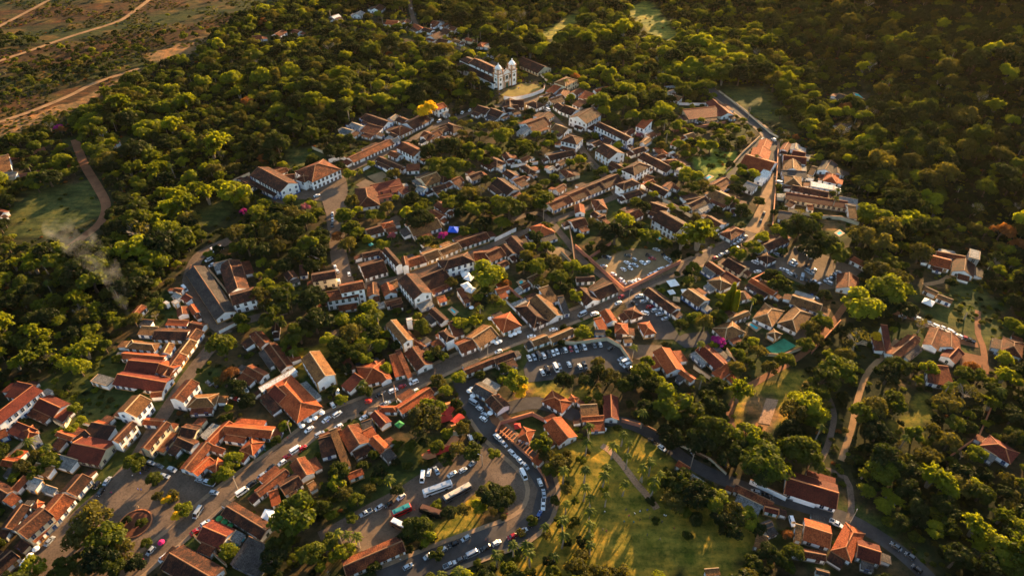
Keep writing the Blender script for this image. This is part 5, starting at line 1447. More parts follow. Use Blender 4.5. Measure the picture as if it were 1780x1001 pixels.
ROADS = [ # name, material, width, level, polyline, pavement
 ('main_street', 'cobbles', 8, 3, "170 1040 215 1005 300 935 400 850 480 795 560 735 640 700 722 662 800 625 880 592 960 563 1060 523 1120 492 1200 460 1260 430 1305 403", 1),
 ('dirt_road', 'dirt_track', 9, 3, "1305 403 1325 372 1335 335 1342 290", 0), ('upper_road', 'asphalt', 8, 4, "1342 300 1342 265 1340 243 1322 222 1292 200 1255 172 1235 155", 1), ('side_road', 'asphalt', 5, 5, "1335 240 1300 262 1275 300 1235 320", 0),
 ('terrace_street', 'cobbles', 5.2, 4, "560 520 620 503 640 495 700 482 760 462 850 428 900 408 960 384 1010 366 1075 340", 0), ('church_street', 'cobbles', 5.8, 5, "1075 342 1055 312 1020 272 1000 242 972 215 948 190 928 166 915 150", 0), ('inn_street', 'cobbles', 4.5, 6, "1070 340 1110 352 1160 378 1200 402 1225 425", 0),
 ('west_street', 'cobbles', 5.5, 4, "600 300 650 276 700 252 760 218 800 203 850 187 900 180 930 170", 0), ('square_street', 'cobbles', 10, 7, "575 330 580 370 585 410 590 450 600 490 608 512", 0), ('cross_street', 'cobbles', 4.5, 5, "890 382 940 372 985 418 1012 452 1060 490 1088 508", 0),
 ('steep_street', 'cobbles', 7, 5, "190 850 235 800 262 755 290 712 330 650 372 598 395 572", 0), ('lower_west_street', 'cobbles', 8, 6, "395 575 372 560 350 528 330 500 334 468 352 440 400 418", 0), ('warehouse_street', 'cobbles', 6, 7, "385 572 425 558 462 548 500 540", 0),
 ('forecourt_road', 'asphalt', 7.5, 6, "800 660 812 690 835 718 870 712 935 700 1000 722", 0), ('lower_road', 'asphalt', 6.5, 6, "1000 722 1050 730 1100 738 1150 765 1200 805 1280 842 1400 880 1480 905 1560 955 1620 1010", 0), ('curve_road', 'asphalt', 11, 7, "838 720 862 752 900 785 930 815 944 850 935 890 905 918 850 940 790 962 720 990 660 1015", 1), ('inner_road', 'cobbles', 12, 8, "870 762 850 790 800 805 750 835 700 868 640 900 590 930 560 945", 0),
 ('valley_lane', 'red_earth', 3.4, 3, "1500 500 1470 530 1440 570 1395 615 1330 655 1290 680 1268 715 1275 750", 0), ('lane', 'dirt_track', 2.8, 4, "1462 800 1480 745 1492 690 1510 645 1545 610 1560 590", 0), ('park_path', 'rubble', 3, 5, "1046 774 1060 783 1078 802 1090 818 1108 842 1126 862 1142 884", 0), ('wood_lane', 'cobbles', 2.6, 4, "1420 812 1440 770 1450 720 1440 690", 0), ('wood_lane', 'cobbles', 2.6, 3, "1420 812 1470 830 1480 880 1475 905", 0),
 ('field_track', 'dirt_track', 5, 3, "-90 95 0 46 90 -2 140 -30", 0), ('field_track', 'dirt_track', 5, 3, "-60 125 0 106 60 86 120 65 200 40 228 24 265 -4 300 -30", 0), ('field_track', 'dirt_track', 5, 4, "-60 228 0 212 60 192 125 165 165 145 242 120", 0), ('west_path', 'red_earth', 6, 3, "130 243 146 285 168 322 184 355 176 385 150 408 120 430", 0),
 ('meadow_lane', 'red_earth', 4, 3, "1500 520 1545 540 1600 558 1650 588 1700 600", 0), ('meadow_path', 'red_earth', 3, 4, "1700 540 1700 580 1708 600 1715 650", 0), ('farm_path', 'dirt_track', 3, 4, "1605 495 1635 490 1650 480", 0), ('hamlet_lane', 'cobbles', 5, 4, "712 0 716 25 725 45 745 65 800 85 850 105 870 118", 0), ('hill_track', 'red_earth', 4, 3, "840 435 800 455", 0)]
PADS = [('plaza', 'cobbles', 9, "150 870 192 835 240 808 330 820 400 862 350 905 262 968 200 1015 40 1015 60 960 110 905"), ('forecourt', 'asphalt', 9, "800 668 830 655 850 690 880 735 870 775 838 760 818 735 800 700"), ('coach_yard', 'cobbles', 10, "718 835 780 800 815 815 840 795 880 770 905 800 935 850 925 890 880 925 885 850 850 835 800 880 745 880 700 935 620 960 640 905"), ('lawn_edge', 'paving', 11, "600 935 660 900 700 900 690 930 640 965"), 
 ('parking_lot', 'asphalt', 5, "910 640 925 612 1060 592 1098 618 1100 650 1040 640 960 660 915 665"), ('parking_lot', 'sand_lot', 5, "1028 455 1100 432 1150 435 1178 470 1085 505 1060 485"), ('parking_lot', 'paving', 5, "1340 455 1390 425 1425 440 1500 470 1465 500 1420 505 1340 470"),
 ('yard', 'asphalt', 6, "1085 500 1120 520 1165 560 1185 590 1130 590 1095 550 1085 525"), ('yard', 'paving', 6, "1075 598 1150 600 1160 615 1110 625 1085 620"), ('yard', 'sand_lot', 6, "638 307 665 298 680 312 655 320"), ('yard', 'paving', 6, "618 322 635 312 655 320 632 330"), ('yard', 'sand_lot', 6, "948 434 970 428 995 440 978 455 965 450"), ('yard', 'paving', 6, "655 388 690 375 700 382 660 400"), ('yard', 'red_earth', 6, "840 705 880 718 900 735 890 760 855 735"), ('yard', 'sand_lot', 6, "955 560 980 585 930 590"), ('yard', 'asphalt', 7, "1190 580 1230 575 1245 600 1190 605 1170 590"), ('yard', 'paving', 7, "1360 545 1410 545 1400 590 1380 590"), ('yard', 'red_earth', 6, "1665 610 1710 620 1705 640 1670 640"), ('yard', 'paving', 6, "575 575 640 560 640 575 580 590"), ('yard', 'asphalt', 6, "1280 455 1345 450 1350 475 1300 475"), ('rubble_strip', 'rubble', 5, "1318 735 1332 692 1353 695 1338 738"), ('churchyard', 'dry_grass', 4, "868 165 905 145 940 148 945 160 925 170 880 175"), ('yard', 'paving', 7, "480 325 520 345 490 355 470 350"), ('yard', 'cobbles', 7, "505 345 545 320 600 300 605 330 595 400 575 400 560 350")]
ROADW = []; PADW = []
def sheet(name, pts, mat, lv):
    import bmesh
    m = MB(); m.v = [(x, y, 0) for x, y in pts]; m.f = [tuple(range(len(pts)))]; m.m = [0]; m.uv = [(0, 0)]*len(pts)
    me = m.mesh(name, [mat]); b = bmesh.new(); b.from_mesh(me); bmesh.ops.triangulate(b, faces=b.faces); 
    if b.faces and sum(f.normal.z for f in b.faces) < 0: bmesh.ops.reverse_faces(b, faces=b.faces)
    b.to_mesh(me); b.free()
    for v in me.vertices: v.co.z = float(gz(v.co.x, v.co.y))+.003*lv+.01
    return link(name, me, kind='structure')
def build_roads():
    for ri, (name, mat, w, lv, s, pav) in enumerate(ROADS):
        lv = 2+ri
        pts = [at(x, y) for x, y in P(s)]; c = []
        for i in range(len(pts)-1):     # a smooth line through the points
            p0, p1, p2, p3 = pts[max(i-1, 0)], pts[i], pts[i+1], pts[min(i+2, len(pts)-1)]; n = max(2, int(np.linalg.norm(p2-p1)/4))
            for k in range(n):
                t = k/n; c.append((.5*((2*p1)+(-p0+p2)*t+(2*p0-5*p1+4*p2-p3)*t*t+(-p0+3*p1-3*p2+p3)*t**3))[:2])
        c.append(pts[-1][:2]); c = np.array(c); ROADW.append((c, w)); d = np.gradient(c, axis=0); d /= np.linalg.norm(d, axis=1)[:, None]; nr = np.stack([-d[:, 1], d[:, 0]], 1)
        def strip(nm, mt, o0, o1, up, kerb=False):
            b = MB(); k = 3
            for i in range(len(c)-1):
                for j in range(k):
                    a0, a1 = o0+(o1-o0)*j/k, o0+(o1-o0)*(j+1)/k; q = []
                    for ii, aa in ((i, a0), (i, a1), (i+1, a1), (i+1, a0)):
                        x, y = c[ii]+nr[ii]*aa; g = float(gz(x, y)); q.append((x, y, g+up+(0.12 if g > .5 or 'track' in nm else 0)))
                    b.poly(q[::-1])
                if kerb: 
                    for aa, sg in ((o0, 1), (o1, -1)):
                        x0, y0 = c[i]+nr[i]*aa; x1, y1 = c[i+1]+nr[i+1]*aa; z0, z1 = float(gz(x0, y0)), float(gz(x1, y1)); b.poly([(x0, y0, z0), (x1, y1, z1), (x1, y1, z1+up), (x0, y0, z0+up)])
            return link(nm, b.mesh(nm, [mt]), kind='structure')
        ew = w/2
        strip(name, mat, -ew, ew, .003*lv+.01)
        if pav:
            strip('pavement', 'pavement_stone', -ew-1.9, -ew, .157, True); strip('pavement', 'pavement_stone', ew, ew+1.9, .157, True)
    for pi, (name, mat, lv, s) in enumerate(PADS): lv = 28+pi; p = wpoly(s); PADW.append(p); sheet(name, [tuple(q) for q in p], mat, lv)
# ------------------------------------------------------------------ walls, pools, small things
WALLS = [ # px polyline, height, thickness, material, label
 ("876 173 890 175 910 172 925 168 945 160 947 152", 3.2, .6, 'wall_white', 'white curved retaining wall with dark bays below the church yard'), ("940 132 958 150", 2.2, .5, 'wall_cream', 'cream wall on the lane beside the church yard'), ("395 323 435 305", 2.6, .4, 'wall_cream', 'pale wall behind the blue-cornered hall'), ("543 259 583 276", 2.4, .4, 'wall_cream', 'pale wall along the upper edge of the walled grass field'),
 ("572 284 594 277 617 288", 3.4, .4, 'wall_white', 'tall white courtyard wall joining the street terrace'), ("632 298 652 286 690 312", 2.6, .4, 'wall_white', 'white wall round the sandy court'), ("860 420 897 402", 3, .4, 'wall_white', 'white street wall at the upper end of the terrace'), ("888 292 935 286", 2.6, .4, 'wall_white', 'long white garden wall between two small houses'),
 ("1152 350 1200 378 1222 365", 2.6, .4, 'wall_cream', 'cream L-shaped wall round an overgrown yard'), ("1153 350 1165 356", 2.6, .4, 'wall_white', 'short white wall below the row house'), ("1000 431 1085 507 1120 490 1182 458", 2.6, .5, 'wall_pink', 'reddish brick wall round the dirt lot'), ("1025 450 1062 425", 2.2, .4, 'wall_pink', 'brick wall along the upper side of the dirt lot'),
 ("335 468 330 482 338 500 375 556", 3, .4, 'wall_pink', 'curving brick-topped wall in front of the warehouse'), ("363 470 400 515", 2.5, .4, 'wall_cream', 'pale wall between warehouse roofs'), ("382 580 428 556", 2.2, .4, 'wall_white', 'low white wall above the fallow gully'), ("955 595 1000 600 1055 592 1078 605 1098 635", 2.8, .4, 'wall_cream', 'curving cream wall round the walled parking lot'),
 ("862 755 870 738 925 722 960 740", 2.4, .5, 'wall_pink', 'red brick wall round the kiosk yard'), ("870 752 925 800 945 830 952 850", 1.6, .5, 'wall_pink', 'low red wall following the curved kerb'), ("1080 733 1112 742", 2.2, .4, 'wall_pink', 'brick wall beside the bend of the road'), ("1182 775 1235 800 1262 825", 1.6, .3, 'wall_cream', 'low pale wall above the lower road'),
 ("1302 840 1365 870", 3, .4, 'wall_white', 'long white street wall with garage doors'), ("1378 870 1415 882", 3, .4, 'wall_white', 'white wall of the maroon-roofed compound'), ("1370 368 1425 380 1460 382 1492 392", 2.6, .5, 'wall_cream', 'long cream wall below the red terrace'), ("1352 255 1350 300 1346 345 1342 400", 1.8, .5, 'wall_pink', 'tall brown wall along the sunlit dirt road'), ("1250 160 1290 190 1338 232 1352 240", 1.5, .5, 'wall_cream', 'pale roadside parapet climbing past the inn'),
 ("1320 240 1290 268 1262 300", 1.8, .5, 'wall_cream', 'sunlit wall between garden and side road'), ("1130 240 1180 228 1220 222 1260 215", 2, .5, 'wall_pink', 'reddish earth wall behind the gardens'), ("1150 155 1190 151", 2.4, .4, 'wall_pale_blue', 'pale green wall in the trees above the inn'), ("1180 183 1225 184", 2.4, .4, 'wall_white', 'white wall of the inn car park'), ("1205 640 1236 662", 2.4, .4, 'wall_cream', 'cream wall of the yard beside the maroon pavilion'),
 ("1262 610 1280 635", 2.2, .4, 'wall_cream', 'pale wall behind the maroon pavilion'), ("1330 618 1358 620 1400 605", 1.8, .4, 'wall_cream', 'wall along the near side of the ball court'), ("1410 615 1460 560", 1.8, .4, 'wall_pink', 'brown wall beside the valley lane'), ("15 280 80 262", 2.6, .5, 'wall_pink', 'orange wall along the upper edge of the plot'), ("22 310 60 305 128 290", 2.6, .5, 'wall_pink', 'orange wall along the lower edge of the plot'), ("15 268 20 308", 2.6, .5, 'wall_pink', 'short orange wall closing the plot'),
 ("862 508 900 545", 2.2, .4, 'wall_white', 'white wall beside the tented lawn'), ("885 503 915 530", 2.2, .4, 'wall_pink', 'wall between two narrow gardens'), ("700 375 712 395 722 420", 2.2, .4, 'wall_cream', 'garden wall beside the sandy-roofed cottage'), ("720 412 737 434", 2.4, .4, 'wall_white', 'white wall of the garden behind the terrace'), ("560 455 530 440 555 470", 1.6, .3, 'wall_white', 'low white wall hidden in the dark trees'),
 ("975 440 1000 465 990 395", 2.2, .4, 'wall_cream', 'wall along the sandy playground'), ("1265 540 1295 560", 2, .4, 'wall_grey', 'grey wall between back gardens'), ("96 735 115 745 130 715", 2.6, .4, 'wall_cream', 'sunlit wall of the grass courtyard'), ("145 738 185 750", 2, .4, 'wall_white', 'courtyard wall behind the long white row'), ("12 800 50 765 70 752", 2, .4, 'wall_cream', 'sunlit fence wall in the garden of small trees'), ("685 670 690 700", 2, .3, 'wall_white', 'narrow white wall beside the orange shed roof'), 
 ("1650 795 1700 760 1730 690", 1.8, .4, 'wall_pink', 'brown boundary wall through the wood'), ("1745 710 1790 735", 1.5, .4, 'wall_grey', 'grey wall at the edge of the dark meadow'), ("340 935 395 985", 2.6, .5, 'wall_cream', 'sunlit wall between two large roofs'), ("1120 740 1180 772 1230 800", 1.2, .3, 'timber', 'wooden rail along the tree side of the road')]
POOLS = [("N2 475 930;N2 500 910;N2 560 955;N2 530 985", .5, 'small turquoise pool between lawn and dark roof'), ("M3 1320 470;M3 1370 440;M3 1410 455;M3 1360 490", 1, 'small pool with pale rim beside the striped lawn'), ("N4 1130 150;N4 1175 120;N4 1215 150;N4 1170 180", 1, 'small blue pool behind the largest crowns'), ("Q1 580 195;Q1 620 180;Q1 715 235;Q1 675 265", 1, 'long turquoise pool between sandy-roofed houses'), ("N3 815 190;N3 845 170;N3 920 220;N3 880 240", 1, 'narrow green pool beside the car yard'), ("N2 1175 650;N2 1215 625;N2 1250 640;N2 1215 700", 1, 'dark blue round-ended pool behind the street houses'), ("Q3 0 480;Q3 130 380;Q3 200 385;Q3 0 520", 1, 'long blue pool inside the white walled complex'), ("K4 630 625;K4 712 632;K4 705 662;K4 640 655", 1, 'green pool beside the lone hill shed')]
TENTS = [('N2', 640, 560, 'fabric_white', 3.6, 'white pointed canopy nearest the large white house'), ('N2', 680, 600, 'fabric_white', 3.6, 'white pointed canopy, second from the white house'), ('N2', 650, 680, 'fabric_white', 3.6, 'white pointed canopy, third from the white house'), ('N2', 690, 722, 'fabric_white', 3.6, 'white pointed canopy farthest from the white house'), ('N2', 520, 108, 'fabric_blue', 4.6, 'bright blue canopy beside the magenta bush'), ('N3', 1000, 655, 'fabric_white', 4, 'pale blue-white canopy in the roadside yard'), ('N3', 1115, 737, 'fabric_white', 2.2, 'small white canopy behind the dark yard roof'), ('N3', 985, 748, 'fabric_white', 2.6, 'dusty white canopy at the edge of the dark roof'), ('N3', 1037, 820, 'fabric_tan', 2.8, 'pointed tan sail over a shaded yard'), ('Q6', 350, 468, 'fabric_red', 2.2, 'small red canopy in the kiosk yard'), ('P2', 790, 850, 'fabric_white', 4, 'white canopy with blue end beside the meadow sheds'), ('N1', 1440, 262, 'fabric_teal', 1.8, 'teal canopy in the back garden'), ('Q5', 790, 450, 'fabric_green', 2.4, 'green canopy beside the big tree'), ('R4', 930, 480, 'fabric_white', 4.2, 'cream canopy behind the dark hall roof'), ('R4', 705, 275, 'fabric_white', 0.1, '')]
PARAS = [('Q4', 1515, 405, 'w'), ('Q4', 1570, 382, 'w'), ('Q4', 1645, 328, 'w'), ('Q4', 1440, 462, 'w'), ('Q4', 1200, 283, 'w'), ('P5', 1340, 302, 'w'), ('P5', 1382, 285, 'w'), ('P5', 1427, 265, 'w'), ('P5', 1195, 378, 'w'), ('P5', 1228, 362, 'w'), ('P5', 1160, 362, 'w'), ('P5', 1130, 130, 'w'), ('P5', 1170, 145, 'w'), ('P5', 938, 18, 'w'), ('R3', 290, 768, 'w'), ('R3', 240, 825, 'w'), ('R3', 205, 868, 'w'), ('R3', 185, 895, 'w'), ('R4', 690, 675, 't'), ('R4', 650, 710, 't'), ('R4', 610, 745, 't'), ('R4', 500, 495, 'g'), ('R4', 545, 525, 'g'), ('R4', 590, 560, 'g'), ('Q5', 1540, 155, 'w'), ('Q5', 1720, 330, 'w'), ('Q3', 1045, 112, 'b'), ('Q5', 480, 210, 'r'), ('R3', 1155, 875, 'p'), ('R3', 1325, 715, 'p'), ('R3', 430, 298, 'w'), ('P5', 915, 870, 'w'), ('P5', 940, 850, 'w'), ('Q6', 685, 460, 'y'), ('Q6', 742, 410, 'p')]
PEOPLE = [('R6', 1240, 500), ('R6', 1218, 440), ('R6', 1110, 472), ('R6', 1060, 490), ('R6', 1035, 435), ('R6', 1165, 445), ('R6', 1155, 452), ('R6', 1100, 545), ('R6', 1155, 525), ('R6', 1018, 540), ('R6', 865, 620), ('R6', 832, 608), ('R6', 1218, 652), ('R6', 1365, 485), ('R6', 1345, 540), ('R6', 1380, 490), ('R6', 850, 455), ('R6', 1450, 595), ('R6', 1500, 470), ('R6', 1330, 690), ('R3', 925, 325), ('R3', 1145, 295), ('R3', 1170, 300), ('R3', 1150, 445), ('R3', 1100, 185), ('R3', 1165, 165), ('Q4', 1270, 640), ('Q4', 1300, 610), ('Q4', 1190, 620), ('Q4', 1070, 735), ('Q5', 235, 255), ('Q5', 305, 435), ('Q5', 65, 445), ('Q5', 635, 90), ('Q5', 1350, 210), ('Q5', 1410, 215), ('S2', 960, 600), ('S2', 1060, 590), ('S2', 1120, 560), ('S2', 1010, 630), ('S2', 1180, 540), ('S2', 740, 720), ('S2', 1080, 520), ('R5', 700, 440), ('R5', 580, 870), ('R5', 640, 860), ('R5', 1500, 475), ('R5', 1320, 700), ('Q6', 260, 520), ('N3', 890, 590)]
POLES = [('P5', 1108, 540), ('P5', 1640, 300), ('N3', 545, 850), ('Q6', 1612, 490), ('R1', 395, 740), ('Q5', 635, 250), ('R7', 1480, 540), ('K3', 1620, 790), ('K4', 640, 1000), ('N3', 1370, 400), ('Q5', 1640, 880), ('R4', 670, 260), ('M2', 1440, 900), ('Q4', 1330, 560), ('M4', 545, 180), ('M4', 510, 560)]
def build_small():
    for s, h, t, mat, lab in WALLS:
        p = [at(x, y, 0) for x, y in P(s)]; b = MB(); cp = MB(); o = p[0]
        for q0, q1 in zip(p, p[1:]):
            d = q1-q0; L_ = math.hypot(d[0], d[1]); n = max(1, int(L_/12)); a = math.atan2(d[1], d[0])
            for k in range(n):
                m_ = q0+d*(k+.5)/n-o; z = float(gz(m_[0]+o[0], m_[1]+o[1]))-o[2]; b.box((m_[0], m_[1], z+h/2-.4), (L_/n+.02*(k % 2)+.01, t, h+.8), 0, a)
            m_ = (q0+q1)/2-o; 
            if abs(d[2]) < .5: cp.box((m_[0], m_[1], m_[2]+h+.06), (L_+t*.6, t+.16, .14), 0, a)
        r = link('garden_wall' if mat != 'timber' else 'wooden_rail', None, None, tuple(o), label=lab, category='wall' if mat != 'timber' else 'rail'); link('wall', b.mesh('wall', [mat]), r)
        if cp.f: link('coping', cp.mesh('coping', ['ridge_clay' if mat != 'wall_pink' else 'ridge_orange']), r)
    m, nt, N, L = nodes('pool_water'); o = N('ShaderNodeOutputMaterial'); b = N('ShaderNodeBsdfPrincipled'); L(b.outputs[0], o.inputs[0]); b.inputs['Base Color'].default_value = (.04, .50, .55, 1); b.inputs['Roughness'].default_value = .08
    n1 = N('ShaderNodeTexNoise'); n1.inputs['Scale'].default_value = 3; bp = N('ShaderNodeBump'); bp.inputs['Strength'].default_value = .15; L(n1.outputs[0], bp.inputs['Height']); L(bp.outputs[0], b.inputs['Normal'])
    for s, lv, lab in POOLS:
        p = [at(*cpx(*(lambda t: (t[0], float(t[1]), float(t[2])))(e.split()))) for e in s.split(';')]; c = sum(p)/len(p); r = link('swimming_pool', None, None, tuple(c), label=lab, category='pool')
        q = [tuple(x-c) for x in p]; w = MB(); w.poly([(x, y, .10) for x, y, z in q][::-1]); w.poly([(x, y, .10) for x, y, z in q]) if False else None; link('water', w.mesh('water', ['pool_water']), r)
        k = MB()
        for i in range(len(q)):
            a, b_ = Vector(q[i]), Vector(q[(i+1) % len(q)]); a.z = b_.z = 0; dd = b_-a; mm = (a+b_)/2; k.box((mm.x, mm.y, .09+.004*i), (dd.length+1.2, 1.2, .18), 0, math.atan2(dd.y, dd.x))
        link('coping', k.mesh('coping', ['ridge_pale']), r)
    for c, x, y, mat, R, lab in TENTS:
        if R < 1: continue
        p = at(*cpx(c, x, y), 2.6); r = link('canopy_tent', None, None, (p[0], p[1], 0.02), rc.uniform(0, 1.5), label=lab, category='canopy'); b = MB()
        for i in range(4):
            a0, a1 = math.pi/4+i*math.pi/2, math.pi/4+(i+1)*math.pi/2; e0, e1 = (R*math.cos(a0), R*math.sin(a0), 2.4), (R*math.cos(a1), R*math.sin(a1), 2.4); m0, m1 = (R*.35*math.cos(a0), R*.35*math.sin(a0), 2.4+R*.22), (R*.35*math.cos(a1), R*.35*math.sin(a1), 2.4+R*.22)
            b.poly([e0, e1, m1, m0]); b.poly([m0, m1, (0, 0, 2.4+R*.55)]); b.poly([e1, e0, (e0[0], e0[1], 2.1), (e1[0], e1[1], 2.1)])
        link('canopy', b.mesh('canopy', [mat]), r)
        for i in range(4): a0 = math.pi/4+i*math.pi/2; b = MB(); b.tube([(R*.98*math.cos(a0), R*.98*math.sin(a0), 0), (R*.98*math.cos(a0), R*.98*math.sin(a0), 2.4)], [.06, .06], 5); link('leg', b.mesh('leg', ['metal_dark']), r)
    pm = {}; col = dict(w=('white', 'fabric_white'), t=('teal', 'fabric_teal'), g=('green', 'fabric_green'), b=('blue', 'fabric_blue'), r=('red', 'fabric_red'), p=('pink', 'fabric_pink'), y=('tan', 'fabric_tan'))
    for c, x, y, k in PARAS:
        if k not in pm:
            b = MB(); n = 8
            for i in range(n):
                a0, a1 = i*2*math.pi/n, (i+1)*2*math.pi/n; b.poly([(1.7*math.cos(a0), 1.7*math.sin(a0), 2.2), (1.7*math.cos(a1), 1.7*math.sin(a1), 2.2), (0, 0, 2.85)]); b.poly([(1.7*math.cos(a1), 1.7*math.sin(a1), 2.2), (1.7*math.cos(a0), 1.7*math.sin(a0), 2.2), (1.72*math.cos(a0), 1.72*math.sin(a0), 2.02), (1.72*math.cos(a1), 1.72*math.sin(a1), 2.02)])
            q = MB(); q.tube([(0, 0, 0), (0, 0, 2.8)], [.04, .04], 5); q.lathe([(0, .1), (.35, .1), (.35, 0)], 8); pm[k] = (b.mesh('canopy', [col[k][1]]), q.mesh('pole', ['metal_dark']))
        p = at(*cpx(c, x, y), 2.4); r = link('parasol', None, None, (p[0], p[1], .14), rc.uniform(0, 3), ); r.scale = (.82,)*3; link('canopy', pm[k][0], r); link('pole', pm[k][1], r); thing(r, f"round {col[k][0]} parasol", 'parasol', 'parasols outside the cafes')
    # court
    p = [at(*cpx('Q1', x, y)) for x, y in ((770, 440), (955, 345), (1080, 420), (880, 530))]; o = sheet('ball_court', [tuple(q[:2]) for q in p], 'court_green', 60) if 'court_green' in MATS else None
    # round flower bed
    p = at(235, 910); r = link('flower_bed', None, None, (p[0], p[1], .05), label='round brick-edged flower bed with red soil in the plaza', category='flower bed'); b = MB(); b.lathe([(6.6, 0), (6.6, .45), (6.1, .45), (6.1, .2)], 32); link('edging', b.mesh('edging', ['ridge_orange']), r); b = MB(); b.lathe([(6.1, .2), (0, .3)], 32); link('soil', b.mesh('soil', ['brick_bed']), r)
    # poles
    b = MB(); b.tube([(0, 0, 0), (0, 0, 9)], [.16, .1], 6); pole = b.mesh('pole', ['bark_pale']); b = MB(); b.box((0, 0, 8.4), (2.2, .12, .14)); b.box((0, 0, 7.8), (1.6, .1, .12)); arm = b.mesh('crossarm', ['timber']); b = MB(); b.tube([(0, 0, 7.2), (1.5, 0, 7.7)], [.04, .04], 5); b.box((1.7, 0, 7.65), (.6, .25, .14)); lamp = b.mesh('lamp', ['car_silver'])
    for c, x, y in POLES:
        p = at(*cpx(c, x, y)); r = link('utility_pole', None, None, tuple(p), rc.uniform(0, 3)); link('pole', pole, r); link('crossarm', arm, r); link('lamp', lamp, r); thing(r, 'pale utility pole with lamp arm', 'pole', 'utility poles along the streets')
    # market stalls under red cloth
    for k, (x, y, cl) in enumerate([(1290, 320, 'red'), (1330, 250, 'red'), (1385, 400, 'red'), (1385, 470, 'red'), (1375, 540, 'tan'), (1335, 630, 'red'), (1285, 690, 'red'), (1210, 710, 'red'), (1150, 735, 'red'), (1090, 770, 'red'), (1265, 390, 'red')]):
        p = at(*cpx('Q5', x, y), 2.2); r = link('market_stall', None, None, (p[0], p[1], .03), rc.choice([.9, 1.1, .3]) if k < 6 else .35); b = MB(); w = 3.0; d = 2.0; b.slab([(-w, -d, 2.1), (w, -d, 2.1), (w, 0, 2.9), (-w, 0, 2.9)], .05); b.slab([(w, d, 2.1), (-w, d, 2.1), (-w, 0, 2.9), (w, 0, 2.9)], .05); link('awning', b.mesh('awning', ['ridge_orange' if cl == 'red' and k % 2 else 'fabric_'+cl]), r)
        b = MB(); b.box((0, 0, .85), (2*w-.8, 1.2, .1)); b.box((0, 0, .4), (2*w-1, 1.0, .8)); link('counter', b.mesh('counter', ['timber']), r)
        for i in (-1, 1):
            for j in (-1, 1): b = MB(); b.tube([(i*(w-.15), j*(d-.15), 0), (i*(w-.15), j*(d-.15), 2.12)], [.05, .05], 4); link('leg', b.mesh('leg', ['metal_dark']), r)
        thing(r, f"{cl if cl == 'tan' else ('orange' if k % 2 else 'red')}-clothed market stall", 'stall', 'market stalls on the slope', 'red market stalls' if False else None)
    # pergola bars in the kiosk yard
    p = at(*cpx('Q6', 360, 660)); q = at(*cpx('Q6', 480, 740)); r = link('pergola', None, None, (p[0], p[1], 0), math.atan2(q[1]-p[1], q[0]-p[0]), label='pergola of parallel timber bars beside the kiosk yard wall', category='pergola')
    for i in range(11): b = MB(); b.box((-9+i*1.7, 0, 2.7), (.45, 5, .25)); link('beam', b.mesh('beam', ['ridge_orange']), r)
    for i in (-9.2, -1, 8.2):
        for j in (-2.2, 2.2): b = MB(); b.box((i, j, 1.3), (.25, .25, 2.6)); link('post', b.mesh('post', ['timber']), r)
    # garden crop rows are stuff below; the people
    tops = ['fabric_white', 'fabric_red', 'fabric_blue', 'fabric_teal', 'car_black', 'fabric_tan', 'car_grey', 'fabric_pink']; cn = dict(fabric_white='white', fabric_red='red', fabric_blue='blue', fabric_teal='teal', car_black='black', fabric_tan='tan', car_grey='grey', fabric_pink='pink'); pms = {}
    plain('skin', (.35, .2, .13)); plain('hair_dark', (.02, .015, .01)); plain('trousers', (.03, .04, .07)); 
    for k, (c, x, y) in enumerate(PEOPLE):
        tp = tops[rc.randrange(8)]; ps = k % 3
        if (tp, ps) not in pms: pms[(tp, ps)] = person_mesh(tp, ps)
        p = at(*cpx(c, x, y)); r = link('person', pms[(tp, ps)], None, (p[0], p[1], p[2]+.03+(.1 if c in ('Q5', 'Q4') else 0)), rc.uniform(0, 6.28)); r.scale = (1.12,)*3
        thing(r, f"{['person standing', 'person walking', 'person standing arm raised'][ps]} in {cn[tp]} top and dark trousers", 'person', 'people strolling in park and square')
